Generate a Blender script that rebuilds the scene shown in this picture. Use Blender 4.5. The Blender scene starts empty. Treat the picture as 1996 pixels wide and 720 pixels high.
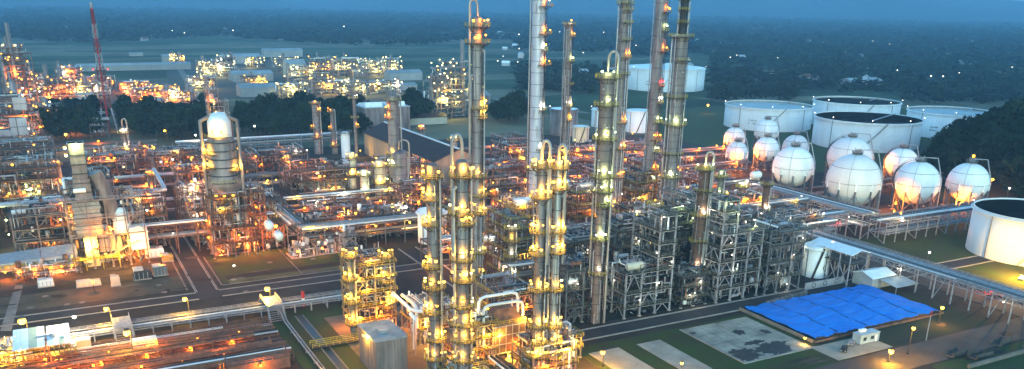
import bpy, math, random
import numpy as np
from mathutils import Vector
random.seed(7); np.random.seed(7)
sc = bpy.context.scene
COL = sc.collection
RAD = math.radians
# ------------------------------------------------------------------ camera
# plant axes: +X runs along the roads (away to the right), +Y away to the left; metres
F, W, CY, H = 1650., 1996, 598., 100.
PIT, ROL, AZ = RAD(19.8), RAD(.92), RAD(28.3)
def _axes():
    ca, sa = math.cos(AZ), math.sin(AZ)
    rot = lambda v: Vector((v[0]*ca+v[1]*sa, -v[0]*sa+v[1]*ca, v[2]))
    fw = Vector((0, math.cos(PIT), -math.sin(PIT))); r0 = Vector((1, 0, 0)); u0 = Vector((0, math.sin(PIT), math.cos(PIT)))
    r = math.cos(ROL)*r0+math.sin(ROL)*u0; u = -math.sin(ROL)*r0+math.cos(ROL)*u0
    return rot(fw), rot(r), rot(u)
FW, RT, UP = _axes()
def G(px, py, z=0.):
    "where the sight line through photo pixel (px, py) meets the height z"
    d = FW+(px-W/2)/F*RT-(py-CY)/F*UP
    t = (z-H)/d.z
    return (d.x*t, d.y*t)
def PJ(x, y, z=0.):
    v = Vector((x, y, z-H)); d = v.dot(FW)
    return (W/2+F*v.dot(RT)/d, CY-F*v.dot(UP)/d)
def MPP(x, y, z=0.):
    return Vector((x, y, z-H)).dot(FW)/F
def ZT(x, y, row):
    lo, hi = -20., 400.
    for _ in range(40):
        m = (lo+hi)/2
        if PJ(x, y, m)[1] > row: lo = m
        else: hi = m
    return lo
cam = bpy.data.cameras.new('camera'); camo = bpy.data.objects.new('camera', cam); COL.objects.link(camo)
from mathutils import Matrix
m3 = Matrix((RT, UP, -FW)).transposed()
camo.matrix_world = Matrix.Translation((0, 0, H)) @ m3.to_4x4()
cam.sensor_width = 36; cam.lens = F/W*36; cam.shift_y = (CY-360)/W
cam.clip_start = 1; cam.clip_end = 60000
sc.camera = camo
# ------------------------------------------------------------------ light
SUN_EL, SUN_ROT = RAD(12.), RAD(205)
w = bpy.data.worlds.new('World'); sc.world = w; w.use_nodes = True
nt = w.node_tree; bg = nt.nodes['Background']
sky = nt.nodes.new('ShaderNodeTexSky'); sky.sky_type = 'NISHITA'; sky.sun_disc = False
sky.sun_elevation = SUN_EL; sky.sun_rotation = SUN_ROT; sky.altitude = 50
sky.air_density = 1.0; sky.dust_density = 1.0; sky.ozone_density = 3.5
tint = nt.nodes.new('ShaderNodeMixRGB'); tint.blend_type = 'MULTIPLY'; tint.inputs[0].default_value = 1; tint.inputs[2].default_value = (.73, 1.09, 1.05, 1)   # overcast dusk teal
nt.links.new(sky.outputs[0], tint.inputs[1]); nt.links.new(tint.outputs[0], bg.inputs[0]); bg.inputs[1].default_value = .084
sun = bpy.data.lights.new('sun', 'SUN'); sun.energy = .03; sun.angle = RAD(60); sun.color = (1, .93, .85)
suno = bpy.data.objects.new('sun', sun); COL.objects.link(suno)
sd = Vector((math.sin(SUN_ROT)*math.cos(SUN_EL+.5), math.cos(SUN_ROT)*math.cos(SUN_EL+.5), math.sin(SUN_EL+.5)))
suno.rotation_euler = sd.to_track_quat('Z', 'Y').to_euler(); suno.location = (0, 0, 300)
vs = sc.view_settings; vs.view_transform = 'Standard'; vs.look = 'None'; vs.gamma = 1; vs.use_curve_mapping = False
vs.exposure = 2.6
sc.render.engine = 'CYCLES'
cy = sc.cycles
cy.use_denoising = True; cy.max_bounces = 4; cy.diffuse_bounces = 2; cy.glossy_bounces = 2; cy.transmission_bounces = 2
cy.volume_bounces = 0; cy.sample_clamp_indirect = 2; cy.use_light_tree = True; cy.caustics_reflective = False; cy.caustics_refractive = False
cy.filter_width = 1.5
LP = 1.55        # common factor on lamp power
# ------------------------------------------------------------------ materials
MATS = {}
def mat(name, c, rough=.6, metal=0., var=.25, scale=.6, bump=0., c2=None, emit=None, streak=False, thr=None, spec=.2):
    if name in MATS: return MATS[name]
    m = bpy.data.materials.new(name); m.use_nodes = True
    n = m.node_tree.nodes; l = m.node_tree.links; p = n['Principled BSDF']
    p.inputs['Roughness'].default_value = rough; p.inputs['Metallic'].default_value = metal
    p.inputs['Specular IOR Level'].default_value = spec
    if emit:
        p.inputs['Base Color'].default_value = (*c, 1)
        p.inputs['Emission Color'].default_value = (*c, 1); p.inputs['Emission Strength'].default_value = emit
        m.cycles.emission_sampling = 'NONE'
        MATS[name] = m; return m
    tc = n.new('ShaderNodeTexCoord'); mp = n.new('ShaderNodeMapping'); l.new(tc.outputs['Object'], mp.inputs[0])
    mp.inputs['Scale'].default_value = (scale, scale, scale*(.15 if streak else 1))
    no = n.new('ShaderNodeTexNoise'); no.inputs['Scale'].default_value = 1; no.inputs['Detail'].default_value = 6; no.inputs['Roughness'].default_value = .65
    l.new(mp.outputs[0], no.inputs['Vector'])
    rp = n.new('ShaderNodeValToRGB'); l.new(no.outputs[0], rp.inputs[0])
    e = rp.color_ramp.elements
    d = c2 if c2 else tuple(x*(1-var) for x in c); b = c if c2 else tuple(min(1, x*(1+var*.6)) for x in c)
    e[0].position, e[1].position = thr if thr else (.32, .68)
    e[0].color = (*d, 1); e[1].color = (*b, 1)
    oi = n.new('ShaderNodeObjectInfo'); hs = n.new('ShaderNodeHueSaturation')
    mr = n.new('ShaderNodeMapRange'); l.new(oi.outputs['Random'], mr.inputs[0]); mr.inputs['To Min'].default_value = .88; mr.inputs['To Max'].default_value = 1.12
    l.new(mr.outputs[0], hs.inputs['Value']); l.new(rp.outputs[0], hs.inputs['Color'])
    l.new(hs.outputs[0], p.inputs['Base Color'])
    if bump:
        bp = n.new('ShaderNodeBump'); bp.inputs['Strength'].default_value = .6; bp.inputs['Distance'].default_value = bump
        l.new(no.outputs[0], bp.inputs['Height']); l.new(bp.outputs[0], p.inputs['Normal'])
    MATS[name] = m; return m
M = mat
m_steel = M('galvanised steel', (.37, .365, .385), .5, .3, .35, .8)
m_dsteel = M('dark steel', (.05, .05, .053), .6, .3, .4, .8)
m_grey = M('grey painted steel', (.14, .15, .165), .5, .1, .3, .6)
m_silver = M('aluminium cladding', (.37, .335, .32), .42, .5, .3, .35, streak=True)
m_lav = M('weathered cladding', (.245, .2, .19), .5, .35, .55, .3, streak=True)
m_pale = M('pale cladding', (.44, .42, .445), .45, .25, .2, .3, streak=True)
m_rust = M('rusty steel', (.20, .105, .07), .75, .1, .5, .5)
m_brown = M('brown primer', (.15, .085, .062), .7, 0, .35, .5)
m_white = M('white paint', (.84, .85, .84), .45, 0, .1, .15, streak=True)
m_cream = M('cream wall', (.62, .55, .42), .7, 0, .15, .2, streak=True)
m_rail = M('dull railing', (.17, .17, .14), .6, .1, .3, .8)
m_dusk = M('dusty dark cladding', (.20, .165, .155), .55, .2, .4, .4, streak=True)
m_yellow = M('yellow railing paint', (.40, .31, .05), .5, 0, .25, .8)
m_conc = M('concrete', (.34, .31, .27), .85, 0, .3, .25, .02)
m_olive = M('olive insulation', (.19, .18, .155), .6, .1, .35, .3, streak=True)
m_grate = M('deck grating', (.075, .062, .05), .7, .2, .35, 1.2)
m_roofd = M('dark brown roof sheet', (.055, .032, .03), .6, .1, .3, .4)
m_roofw = M('white roof sheet', (.82, .86, .86), .45, .1, .12, .3)
m_roofg = M('grey roof sheet', (.42, .46, .47), .5, .1, .2, .3)
m_red = M('red paint', (.45, .04, .04), .5, 0, .2, .6)
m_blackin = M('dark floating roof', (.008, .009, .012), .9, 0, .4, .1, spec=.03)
m_trans = M('translucent roof stripe', (.50, .55, .38), .4, 0, .15, .4)
m_tarp = M('blue tarpaulin', (.012, .20, .68), .5, 0, .12, 1.3, .3)
m_rubber = M('black rubber', (.02, .02, .02), .8)
m_glass = M('dark window glass', (.03, .04, .05), .1, 0, .1)
m_bark = M('bark', (.09, .065, .045), .9)
m_leaf = [M('leaf %d' % i, c, .9, 0, .5, .25, spec=.08) for i, c in enumerate([(.014, .028, .012), (.020, .037, .013), (.011, .023, .011)])]
m_amber = M('amber bulb', (1, .50, .05), emit=1.7)
m_orange = M('orange bulb', (1, .36, .025), emit=1.7)
m_gwhite = M('greenish white bulb', (.86, 1, .45), emit=1.5)
m_yell = M('yellow bulb', (1, .86, .30), emit=1.5)
m_wwhite = M('white bulb', (1, .93, .75), emit=1.3)
m_redl = M('red bulb', (1, .05, .04), emit=.8)
BULB = dict(yellow=m_yell, amber=m_amber, orange=m_orange, green=m_gwhite, white=m_wwhite, red=m_redl)
LCOL = dict(yellow=(1, .8, .2), amber=(1, .52, .045), orange=(1, .24, .015), green=(.8, 1, .36), white=(1, .88, .62), red=(1, .03, .02))
# ------------------------------------------------------------------ mesh builder
def _basis(d):
    a = Vector((0, 0, 1)) if abs(d.z) < .9 else Vector((1, 0, 0))
    s = d.cross(a).normalized(); return s, s.cross(d)
class MB:
    def __init__(s): s.v = []; s.f = []; s.m = []; s.sm = []
    def add(s, vs, fs, m=0, smooth=False):
        b = len(s.v); s.v += [tuple(v) for v in vs]
        for f in fs: s.f.append([b+i for i in f]); s.m.append(m); s.sm.append(smooth)
        return s
    def box(s, x0, y0, z0, x1, y1, z1, m=0):
        return s.add([(x0, y0, z0), (x1, y0, z0), (x1, y1, z0), (x0, y1, z0), (x0, y0, z1), (x1, y0, z1), (x1, y1, z1), (x0, y1, z1)],
                     [(3, 2, 1, 0), (4, 5, 6, 7), (0, 1, 5, 4), (1, 2, 6, 5), (2, 3, 7, 6), (3, 0, 4, 7)], m)
    def bar(s, p, q, w=.2, m=0, h=None):
        p, q = Vector(p), Vector(q); d = q-p
        if d.length < 1e-6: return s
        a, b = _basis(d.normalized()); a = a*(w/2); b = b*((h or w)/2)
        return s.add([p-a-b, p+a-b, p+a+b, p-a+b, q-a-b, q+a-b, q+a+b, q-a+b],
                     [(3, 2, 1, 0), (4, 5, 6, 7), (0, 1, 5, 4), (1, 2, 6, 5), (2, 3, 7, 6), (3, 0, 4, 7)], m)
    def tube(s, pts, r, n=8, m=0, cap=True):
        pts = [Vector(p) for p in pts]; k = len(pts); vs = []; fs = []
        dirs = [(pts[i+1]-pts[i]).normalized() for i in range(k-1)]
        a, b = _basis(dirs[0])
        for i, p in enumerate(pts):
            if i == 0: t = dirs[0]; sc_ = 1
            elif i == k-1: t = dirs[-1]; sc_ = 1
            else:
                t = dirs[i-1]+dirs[i]
                t = dirs[i] if t.length < 1e-4 else t.normalized()
            a = (a-t*a.dot(t)); a = _basis(t)[0] if a.length < 1e-3 else a.normalized()
            b = t.cross(a)
            for j in range(n):
                th = 2*math.pi*j/n; vs.append(p+(a*math.cos(th)+b*math.sin(th))*r)
        for i in range(k-1):
            for j in range(n):
                j2 = (j+1) % n; fs.append((i*n+j, i*n+j2, (i+1)*n+j2, (i+1)*n+j))
        s.add(vs, fs, m, True)
        if cap: s.add(vs[:n][::-1], [tuple(range(n))], m); s.add(vs[-n:], [tuple(range(n))], m)
        return s
    def lathe(s, prof, n=20, c=(0, 0, 0), m=0, a0=0., a1=2*math.pi, smooth=True):
        full = abs(a1-a0-2*math.pi) < 1e-6; k = n if full else n+1; vs = []; fs = []
        for r, z in prof:
            for j in range(k):
                th = a0+(a1-a0)*j/n; vs.append((c[0]+r*math.cos(th), c[1]+r*math.sin(th), c[2]+z))
        for i in range(len(prof)-1):
            for j in range(n):
                j2 = (j+1) % k if full else j+1
                fs.append((i*k+j, i*k+j2, (i+1)*k+j2, (i+1)*k+j))
        return s.add(vs, fs, m, smooth)
    def ball(s, c, r, n=12, m=0):
        k = max(4, n//2)
        return s.lathe([(max(r*math.sin(math.pi*i/k), 1e-3), -r*math.cos(math.pi*i/k)) for i in range(k+1)], n, c, m)
    def mesh(s, name, mats):
        me = bpy.data.meshes.new(name); me.from_pydata(s.v, [], s.f)
        for x in (mats if isinstance(mats, (list, tuple)) else [mats]): me.materials.append(x)
        me.polygons.foreach_set('material_index', s.m); me.polygons.foreach_set('use_smooth', s.sm)
        me.update(); return me
    def build(s, name, mats, parent=None, kind=None):
        o = bpy.data.objects.new(name, s.mesh(name, mats)); COL.objects.link(o); o.parent = parent
        if kind: o['kind'] = kind
        return o
LABELS = {}
def tag(o, label, cat, group=None):
    o['label'] = label; o['category'] = cat
    if group: o['group'] = group
    LABELS.setdefault(label, []).append((o.name, group)); return o
def thing(name, label, cat, x=0, y=0, z=0, rz=0., group=None):
    o = bpy.data.objects.new(name, None); COL.objects.link(o); o.location = (x, y, z); o.rotation_euler = (0, 0, rz)
    o.empty_display_size = .5
    return tag(o, label, cat, group)
def inst(name, me, parent, loc=(0, 0, 0), rz=0., s=1.):
    o = bpy.data.objects.new(name, me); COL.objects.link(o); o.parent = parent; o.location = loc; o.rotation_euler = (0, 0, rz)
    o.scale = (s, s, s) if not isinstance(s, tuple) else s
    return o
def lampmesh(colour, r):
    k = ('lamp', colour, r)
    if k not in MATS:
        b = MB(); b.ball((0, 0, 0), r, 10, 0); b.box(-r*.7, -r*.7, r*.75, r*.7, r*.7, r*1.25, 1); MATS[k] = b.mesh('lamp', [BULB[colour], m_dsteel])
    return MATS[k]
def light(parent, loc, colour, power, rad=.5):
    k = ('light', colour, power, rad)
    if k not in MATS:
        d = bpy.data.lights.new('light', 'POINT'); d.energy = power*LP; d.color = LCOL[colour]; d.shadow_soft_size = rad; MATS[k] = d
    o = bpy.data.objects.new('light', MATS[k]); COL.objects.link(o); o.parent = parent; o.location = loc; return o
def lamp(parent, loc, colour='amber', r=.4, power=0, name='lamp', off=None):
    o = inst(name, lampmesh(colour, r), parent, loc)
    if power:
        d = Vector(off) if off else Vector((0, 0, -r*1.6))
        light(parent, Vector(loc)+d, colour, power, r*.6)
    return o
def ground_sheet(name, pts, z, m, kind='structure', thick=.3):
    b = MB(); n = len(pts)
    b.add([(x, y, z) for x, y in pts], [tuple(range(n))])
    b.add([(x, y, z) for x, y in pts]+[(x, y, z-thick) for x, y in pts], [((i+1) % n, i, n+i, n+(i+1) % n) for i in range(n)])
    return b.build(name, m, None, kind)
def rect(x0, y0, x1, y1): return [(x0, y0), (x1, y0), (x1, y1), (x0, y1)]
# ------------------------------------------------------------------ setting: ground, hills, roads
m_land = bpy.data.materials.new('land'); m_land.use_nodes = True
def _land():
    n = m_land.node_tree.nodes; l = m_land.node_tree.links; p = n['Principled BSDF']; p.inputs['Roughness'].default_value = .95
    p.inputs['Specular IOR Level'].default_value = .1
    tc = n.new('ShaderNodeTexCoord'); mp = n.new('ShaderNodeMapping'); l.new(tc.outputs['Object'], mp.inputs[0])
    mp.inputs['Rotation'].default_value = (0, 0, RAD(-18)); mp.inputs['Scale'].default_value = (.0022, .009, 1)
    v = n.new('ShaderNodeTexVoronoi'); v.inputs['Scale'].default_value = 1; l.new(mp.outputs[0], v.inputs['Vector'])
    r1 = n.new('ShaderNodeValToRGB'); l.new(v.outputs['Color'], r1.inputs[0])
    e = r1.color_ramp.elements; e[0].color = (.04, .07, .03, 1); e[1].color = (.12, .125, .07, 1)
    x = r1.color_ramp.elements.new(.75); x.color = (.20, .18, .12, 1); x = r1.color_ramp.elements.new(.4); x.color = (.06, .085, .042, 1)
    no = n.new('ShaderNodeTexNoise'); no.inputs['Scale'].default_value = .012; no.inputs['Detail'].default_value = 8; l.new(tc.outputs['Object'], no.inputs['Vector'])
    r2 = n.new('ShaderNodeValToRGB'); l.new(no.outputs[0], r2.inputs[0]); r2.color_ramp.elements[0].position = .35; r2.color_ramp.elements[1].position = .7
    r2.color_ramp.elements[0].color = (.5, .5, .5, 1); r2.color_ramp.elements[1].color = (1.2, 1.2, 1.1, 1)
    mx = n.new('ShaderNodeMixRGB'); mx.blend_type = 'MULTIPLY'; mx.inputs[0].default_value = 1; l.new(r1.outputs[0], mx.inputs[1]); l.new(r2.outputs[0], mx.inputs[2])
    l.new(mx.outputs[0], p.inputs['Base Color'])
_land()
b = MB(); R0 = 24000; b.add([(-R0, -R0, -.3), (R0, -R0, -.3), (R0, R0, -.3), (-R0, R0, -.3)], [(0, 1, 2, 3)]); b.build('ground', m_land, None, 'structure')
m_yard = M('plant yard', (.066, .052, .041), .9, 0, .5, .06, .05, c2=(.022, .018, .015))
m_grass = M('grass', (.042, .075, .016), .95, 0, .5, .09, .2, c2=(.055, .045, .022))
m_grassd = M('dark turf', (.028, .045, .018), .95, 0, .5, .1, .2, c2=(.05, .045, .028))  # darker turf tone, around the tarpaulin and on the wooded mound
m_asph = M('asphalt', (.042, .040, .040), .85, 0, .25, .12)
m_line = M('painted road edge', (.36, .35, .32), .7, 0, .25, .5)
m_path = M('pale concrete path', (.22, .19, .16), .9, 0, .35, .2)
m_earth = M('brown earth', (.15, .10, .07), .95, 0, .4, .09, .08, c2=(.075, .055, .038))
m_padst = M('stained concrete slab', (.36, .325, .26), .9, 0, .45, .12, .01)
m_padcl = M('clean concrete slab', (.36, .325, .26), .9, 0, .35, .1)
m_dirt2 = M('damp dark earth', (.035, .03, .026), .95, 0, .3, .2)
m_water = M('ditch water', (.015, .018, .014), .35)
ground_sheet('plant_yard', [(-140, 60), (430, 60), (430, 262), (520, 300), (520, 520), (330, 600), (-140, 610)], -.10, m_yard)
# turf
ground_sheet('grass', rect(47, 314, 106, 352), -.06, m_grass)
ground_sheet('grass', rect(130, 120, 202, 203), -.06, m_grass)
ground_sheet('grass', rect(200, 60, 284, 145), -.055, m_grass)
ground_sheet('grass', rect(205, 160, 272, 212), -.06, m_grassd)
ground_sheet('grass', rect(306, 130, 420, 258), -.06, m_grass)
ground_sheet('grass', rect(430, 150, 800, 700), -.06, m_grass)
ground_sheet('grass', rect(53, 190, 78, 274), -.06, m_grass)
ground_sheet('grass', rect(-90, 312, 34, 330), -.06, M('worn turf', (.085, .07, .045), .95, 0, .4, .12, .1))
def road(x0, y0, x1, y1, lines=True, m=None, ends=(1, 1)):
    ground_sheet('road', rect(x0, y0, x1, y1), -.02, m or m_asph)
    if not lines: return
    if x1-x0 > y1-y0:
        for yy in (y0+.25, y1-.6): ground_sheet('road_edge_line', rect(x0, yy, x1, yy+.35), 0., m_line, thick=.01)
        for yy in (y0-.22, y1): ground_sheet('kerb', rect(x0, yy, x1, yy+.22), .11, m_conc)
    else:
        for xx in (x0+.25, x1-.6): ground_sheet('road_edge_line', rect(xx, y0, xx+.35, y1), 0., m_line, thick=.01)
        for xx in (x0-.22, x1): ground_sheet('kerb', rect(xx, y0, xx+.22, y1), .11, m_conc)
road(-140, 299, 36, 306.5); road(44, 299, 135, 306.5); ground_sheet('road', rect(36, 299, 44, 306.5), -.02, m_asph)
road(36.2, 307, 43.8, 400)
road(132, 207, 420, 215)
road(122, 215, 130, 330)
ground_sheet('road', rect(36.2, 306.5, 43.8, 307), -.02, m_asph)
road(130, 146, 420, 159, False, M('dusty road', (.11, .085, .07), .9, 0, .35, .08))
ground_sheet('road', rect(286, 60, 303, 250), -.015, MATS['dusty road'])
for pts, m in ((rect(171, 171, 199, 201), m_padst), (rect(133, 176, 144, 197.5), m_padcl), (rect(150.5, 172, 159.5, 197), m_padcl), (rect(198, 160, 222, 171), m_padcl)):
    ground_sheet('concrete_slab', pts, .03, m)
for k in range(1, 4): ground_sheet('slab_joint', rect(171+7*k, 171, 171.12+7*k, 201), .045, m_dirt2, thick=.01)
for k in range(1, 4): ground_sheet('slab_joint', rect(171, 171+7.5*k, 199, 171.12+7.5*k), .05, m_dirt2, thick=.01)
def blot(cx, cy, rx, ry, seed, m, z=.055):
    rn = random.Random(seed); ph = [rn.uniform(0, 6) for _ in range(5)]; pts = []
    for i in range(80):
        a = 2*math.pi*i/80; q = 1+.16*math.sin(2*a+ph[0])+.13*math.sin(5*a+ph[1])+.11*math.sin(11*a+ph[2])+.09*math.sin(19*a+ph[3])+.06*math.sin(31*a+ph[4]); pts.append((min(198.6, max(171.4, cx+rx*q*math.cos(a))) if z > .05 else cx+rx*q*math.cos(a), min(200.6, max(171.3, cy+ry*q*math.sin(a))) if z > .05 else cy+ry*q*math.sin(a)))
    ground_sheet('damp_stain', pts, z, m, thick=.004)
m_stain = M('wet grime', (.045, .042, .037), .55, 0, .4, .3)
for i, (px, py, rx, ry) in enumerate(((1452, 692, 5.5, 4), (1505, 678, 6, 4.2), (1540, 690, 4, 3), (1470, 668, 3.5, 1.6), (1440, 648, 1.8, 2.4), (1395, 628, 1.6, 1.4), (1350, 650, 1.5, .8), (1500, 645, 1.3, 2.2))):
    x, y = G(px, py); blot(min(195, x), max(174, y), rx, ry, i, m_stain, .055+.002*i)
m_oil = M('dark ground patch', (.028, .024, .02), .8, 0, .5, .3); m_pch = M('pale ground patch', (.12, .10, .08), .9, 0, .4, .3)
for i in range(46):
    px, py = random.uniform(0, 690), random.uniform(500, 600); x, y = G(px, py); blot(x, y, random.uniform(.8, 4), random.uniform(.5, 2.2), 60+i, m_oil if i % 3 else m_pch, .012+.0004*i-.02*(i > 60))
for i in range(40):
    x, y = random.uniform(132, 270), random.uniform(120, 168); blot(x, y, random.uniform(1, 5), random.uniform(.4, 1.6), 160+i, m_oil if i % 2 else m_earth, .0+.0004*i)
for i, (px, py) in enumerate(((131, 594), (88, 578), (320, 570), (480, 569), (455, 545), (526, 512), (610, 505), (310, 556), (160, 590), (60, 600))):
    x, y = G(px, py); ground_sheet('manhole_cover', [(x+1.1*math.cos(a*.785), y+1.1*math.sin(a*.785)) for a in range(8)], .09, m_path, thick=.1)
ground_sheet('drain_channel', rect(33.5, 311, 34.1, 352), .02, m_path); ground_sheet('drain_channel', rect(45.8, 312, 46.3, 352), .02, m_path); ground_sheet('drain_channel', rect(46.3, 311.4, 104, 311.9), .02, m_path); ground_sheet('drain_channel', rect(76, 312, 76.4, 356), .02, m_path)
ground_sheet('slab_kerb', rect(170.4, 170.4, 199.6, 171), .2, m_conc); ground_sheet('slab_kerb', rect(170.4, 171, 171, 201), .2, m_conc)
ground_sheet('footpath', [G(0, 645), G(22, 645), G(45, 556), G(30, 556)], .0, m_path)
ground_sheet('unit_paving', rect(70, 175, 122, 262), -.03, M('oily unit paving', (.17, .13, .09), .85, 0, .45, .09))
ground_sheet('unit_paving', rect(135, 218, 300, 470), -.03, M('dark unit paving', (.04, .037, .034), .85, 0, .45, .12))
ground_sheet('unit_paving', rect(-60, 340, 34, 400), -.03, M('brown unit paving', (.07, .05, .037), .85, 0, .45, .12))
ground_sheet('earth_track', rect(49, 317.5, 104, 322.5), -.04, m_dirt2)
ground_sheet('grass', rect(49, 312.2, 104, 317), -.045, M('lamplit khaki turf', (.115, .10, .048), .95, 0, .4, .2, .1))  # bright khaki strip: lamp light on the turf put into its colour
ground_sheet('ditch', rect(62, 150, 64.2, 268), -.045, m_water); 
ground_sheet('ditch_edge', rect(61.6, 150, 62, 268), .03, m_path); ground_sheet('ditch_edge', rect(64.2, 150, 64.6, 268), .03, m_path)
# hills on the horizon
def hills():
    b = MB(); nx, ny = 90, 12
    vs = []; az0 = math.atan2(FW.x, FW.y)
    for j in range(ny+1):
        for i in range(nx+1):
            a = az0+RAD(-48+96*i/nx); r = 7000+7000*j/ny
            t = i/nx*9
            hgt = 420*math.sin(math.pi*min(1, j/ny*1.0))**1.2*(.55+.22*math.sin(t*1.3+.6)+.14*math.sin(t*3.1)+.09*math.sin(t*6.7+j*.5))*(1.2-.25*i/nx)
            vs.append((math.sin(a)*r, math.cos(a)*r, hgt-2))
    fs = [(j*(nx+1)+i, j*(nx+1)+i+1, (j+1)*(nx+1)+i+1, (j+1)*(nx+1)+i) for j in range(ny) for i in range(nx)]
    b.add(vs, fs, 0, True); b.build('hills', M('forested hill', (.03, .045, .03), .95, 0, .4, .004), None, 'structure')
hills()
# ------------------------------------------------------------------ trees
def crown_mesh(seed, n, leaf, mt, rad=1., flat=1.):
    rn = np.random.RandomState(seed)
    nc = 16; cc = rn.normal(size=(nc, 3)); cc /= np.linalg.norm(cc, axis=1)[:, None]; cc *= rn.uniform(.25, .78, (nc, 1)); cr = rn.uniform(.22, .42, nc)
    k = rn.randint(0, nc, n); d = rn.normal(size=(n, 3)); d /= np.linalg.norm(d, axis=1)[:, None]
    p = cc[k]+d*(cr[k]*rn.uniform(.7, 1.05, n))[:, None]; p[:, 2] *= flat
    a = rn.normal(size=(n, 3))*leaf; c = rn.normal(size=(n, 3))*leaf
    v = np.stack([p-a, p+c, p+a, p-c], 1).reshape(-1, 3)*rad
    me = bpy.data.meshes.new('crown'); me.from_pydata(v.tolist(), [], np.arange(4*n).reshape(-1, 4).tolist()); me.materials.append(mt); me.update(); return me
CROWNS = [crown_mesh(i, 850, .085, m_leaf[i % 3], 1., .85) for i in range(6)]
tb = MB(); tb.lathe([(.34, 0), (.24, .4), (.16, 1.)], 7)
for a in range(3): tb.tube([(0, 0, .5+.1*a), (.9*math.cos(a*2.1), .9*math.sin(a*2.1), .95+.1*a)], .09, 5)
TRUNK = tb.mesh('trunk', m_bark)
def tree(x, y, h, label, group, z=0):
    t = thing('tree', label, 'tree', x, y, z, random.uniform(0, 6), group)
    r = h*random.uniform(.42, .56)
    inst('trunk', TRUNK, t, s=(h*.035, h*.035, h*.62))
    inst('crown', random.choice(CROWNS), t, (0, 0, h*.52), random.uniform(0, 6), (r, r, h*.48))
    return t
for px0, px1, row0, row1, n, lab in ((92, 190, 236, 276, 24, 'dark leafy tree in the belt beside the flare, over an amber lamp'),
                               (238, 415, 238, 276, 44, 'dark leafy tree in the belt behind the white domed vessel'),
                               (470, 610, 238, 270, 34, 'dark leafy tree in the belt behind the pair of slim lavender columns'),
                               (610, 710, 236, 266, 26, 'dark leafy tree in the belt beside the grey block building'),
                               (790, 850, 222, 248, 12, 'dark leafy tree behind the lamp-studded far process tower'),
                               (975, 1035, 215, 244, 10, 'dark leafy tree beside the foot of the tall white column')):
    for i in range(n):
        x, y = G(random.uniform(px0, px1), random.uniform(row0, row1)); tree(x, y, random.uniform(20, 27), lab, lab.replace('dark leafy tree', 'trees'))
# wooded hillside behind the big lone tank
def hillz(x, y):
    cx, cy = 640, 300; d = math.hypot((x-cx)/185, (y-cy)/ (130 if y > cy else 190))
    return 40*max(0, math.cos(min(d, 1)*math.pi/2))**1.1
b = MB(); n = 30; vs = []
for j in range(n+1):
    for i in range(n+1):
        x = 450+380*i/n; y = 105+330*j/n; vs.append((x, y, hillz(x, y)-.08))
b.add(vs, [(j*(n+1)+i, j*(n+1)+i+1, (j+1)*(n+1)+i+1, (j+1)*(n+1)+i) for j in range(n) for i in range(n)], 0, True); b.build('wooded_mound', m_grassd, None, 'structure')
k = 0
while k < 140:
    x = random.uniform(458, 800); y = random.uniform(200, 432); z = hillz(x, y); px, py = PJ(x, y, z+9)
    ht = random.uniform(15, 26); row = PJ(x, y, z+ht*.95)[1]
    if z < 1.5 or px > 2060 or px < 1812 or row < (236-(px-1850)*.36 if px > 1850 else 236+(1850-px)*1.6): continue
    tree(x, y, ht, ('dense green tree on the wooded mound behind the floodlit tank' if px > 1900 else 'dense green tree on the near end of the wooded mound beside the gas spheres'), 'trees on the wooded mound' if px > 1900 else 'trees at the near end of the wooded mound', z-.3); k += 1
# far forest: one mass of leaf clumps
def far_forest():
    rn = np.random.RandomState(3); az0 = math.atan2(FW.x, FW.y); V = []; n = 0
    pts = []
    while len(pts) < 9500:
        r = math.exp(rn.uniform(math.log(750), math.log(7000))); a = az0+RAD(rn.uniform(-38, 38))
        x, y = math.sin(a)*r, math.cos(a)*r
        px, py = PJ(x, y)
        hor = 5+.016*(px-998)
        dep = py-hor
        nz = math.sin(x*.006+1)*math.sin(y*.0045)+.6*math.sin(x*.0021-y*.0017)+.5*math.sin(x*.017)*math.sin(y*.013)
        if px < 1010:
            edge = 84+8*math.sin(px*.011)
            if dep > edge: 
                if not (nz > 1.25 and dep < 130): continue
            elif dep > 60 and nz < -.6 and rn.rand() < .7: continue
        elif px < 1390:
            if dep > 175 or (dep > 95 and nz < .15): continue
            if px > 1190 and dep > 100: continue
        else:
            if dep > 185: continue
            if dep > 120 and 1560 < px < 1760 and dep > 165: continue
            if nz < -.75: continue
        pts.append((x, y, r))
    for x, y, r in pts:
        s = max(5.5, r*.0068)*rn.uniform(.7, 1.35); hz = 7+min(7, r*.002)
        hz *= rn.uniform(.7, 1.3)
        m = 16; d = rn.normal(size=(m, 3)); d /= np.linalg.norm(d, axis=1)[:, None]; d[:, 2] = np.abs(d[:, 2])
        p = d*np.array([s, s, hz])*rn.uniform(.7, 1, (m, 1))+np.array([x, y, hz*.15])
        q = rn.normal(size=(m, 3))*s*.28; c = rn.normal(size=(m, 3))*s*.28; q[:, 2] *= .5; c[:, 2] *= .5
        V.append(np.stack([p-q, p+c, p+q, p-c], 1).reshape(-1, 3))
    v = np.concatenate(V); nf = len(v)//4
    me = bpy.data.meshes.new('distant_forest'); me.vertices.add(len(v)); me.vertices.foreach_set('co', v.ravel())
    me.loops.add(nf*4); me.loops.foreach_set('vertex_index', np.arange(nf*4)); me.polygons.add(nf); me.polygons.foreach_set('loop_start', np.arange(nf)*4)
    me.materials.append(M('distant foliage', (.016, .028, .014), .9, 0, .5, .01, spec=.08)); me.update(); me.validate()
    o = bpy.data.objects.new('distant_forest', me); COL.objects.link(o); o['kind'] = 'stuff'
far_forest()
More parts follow.
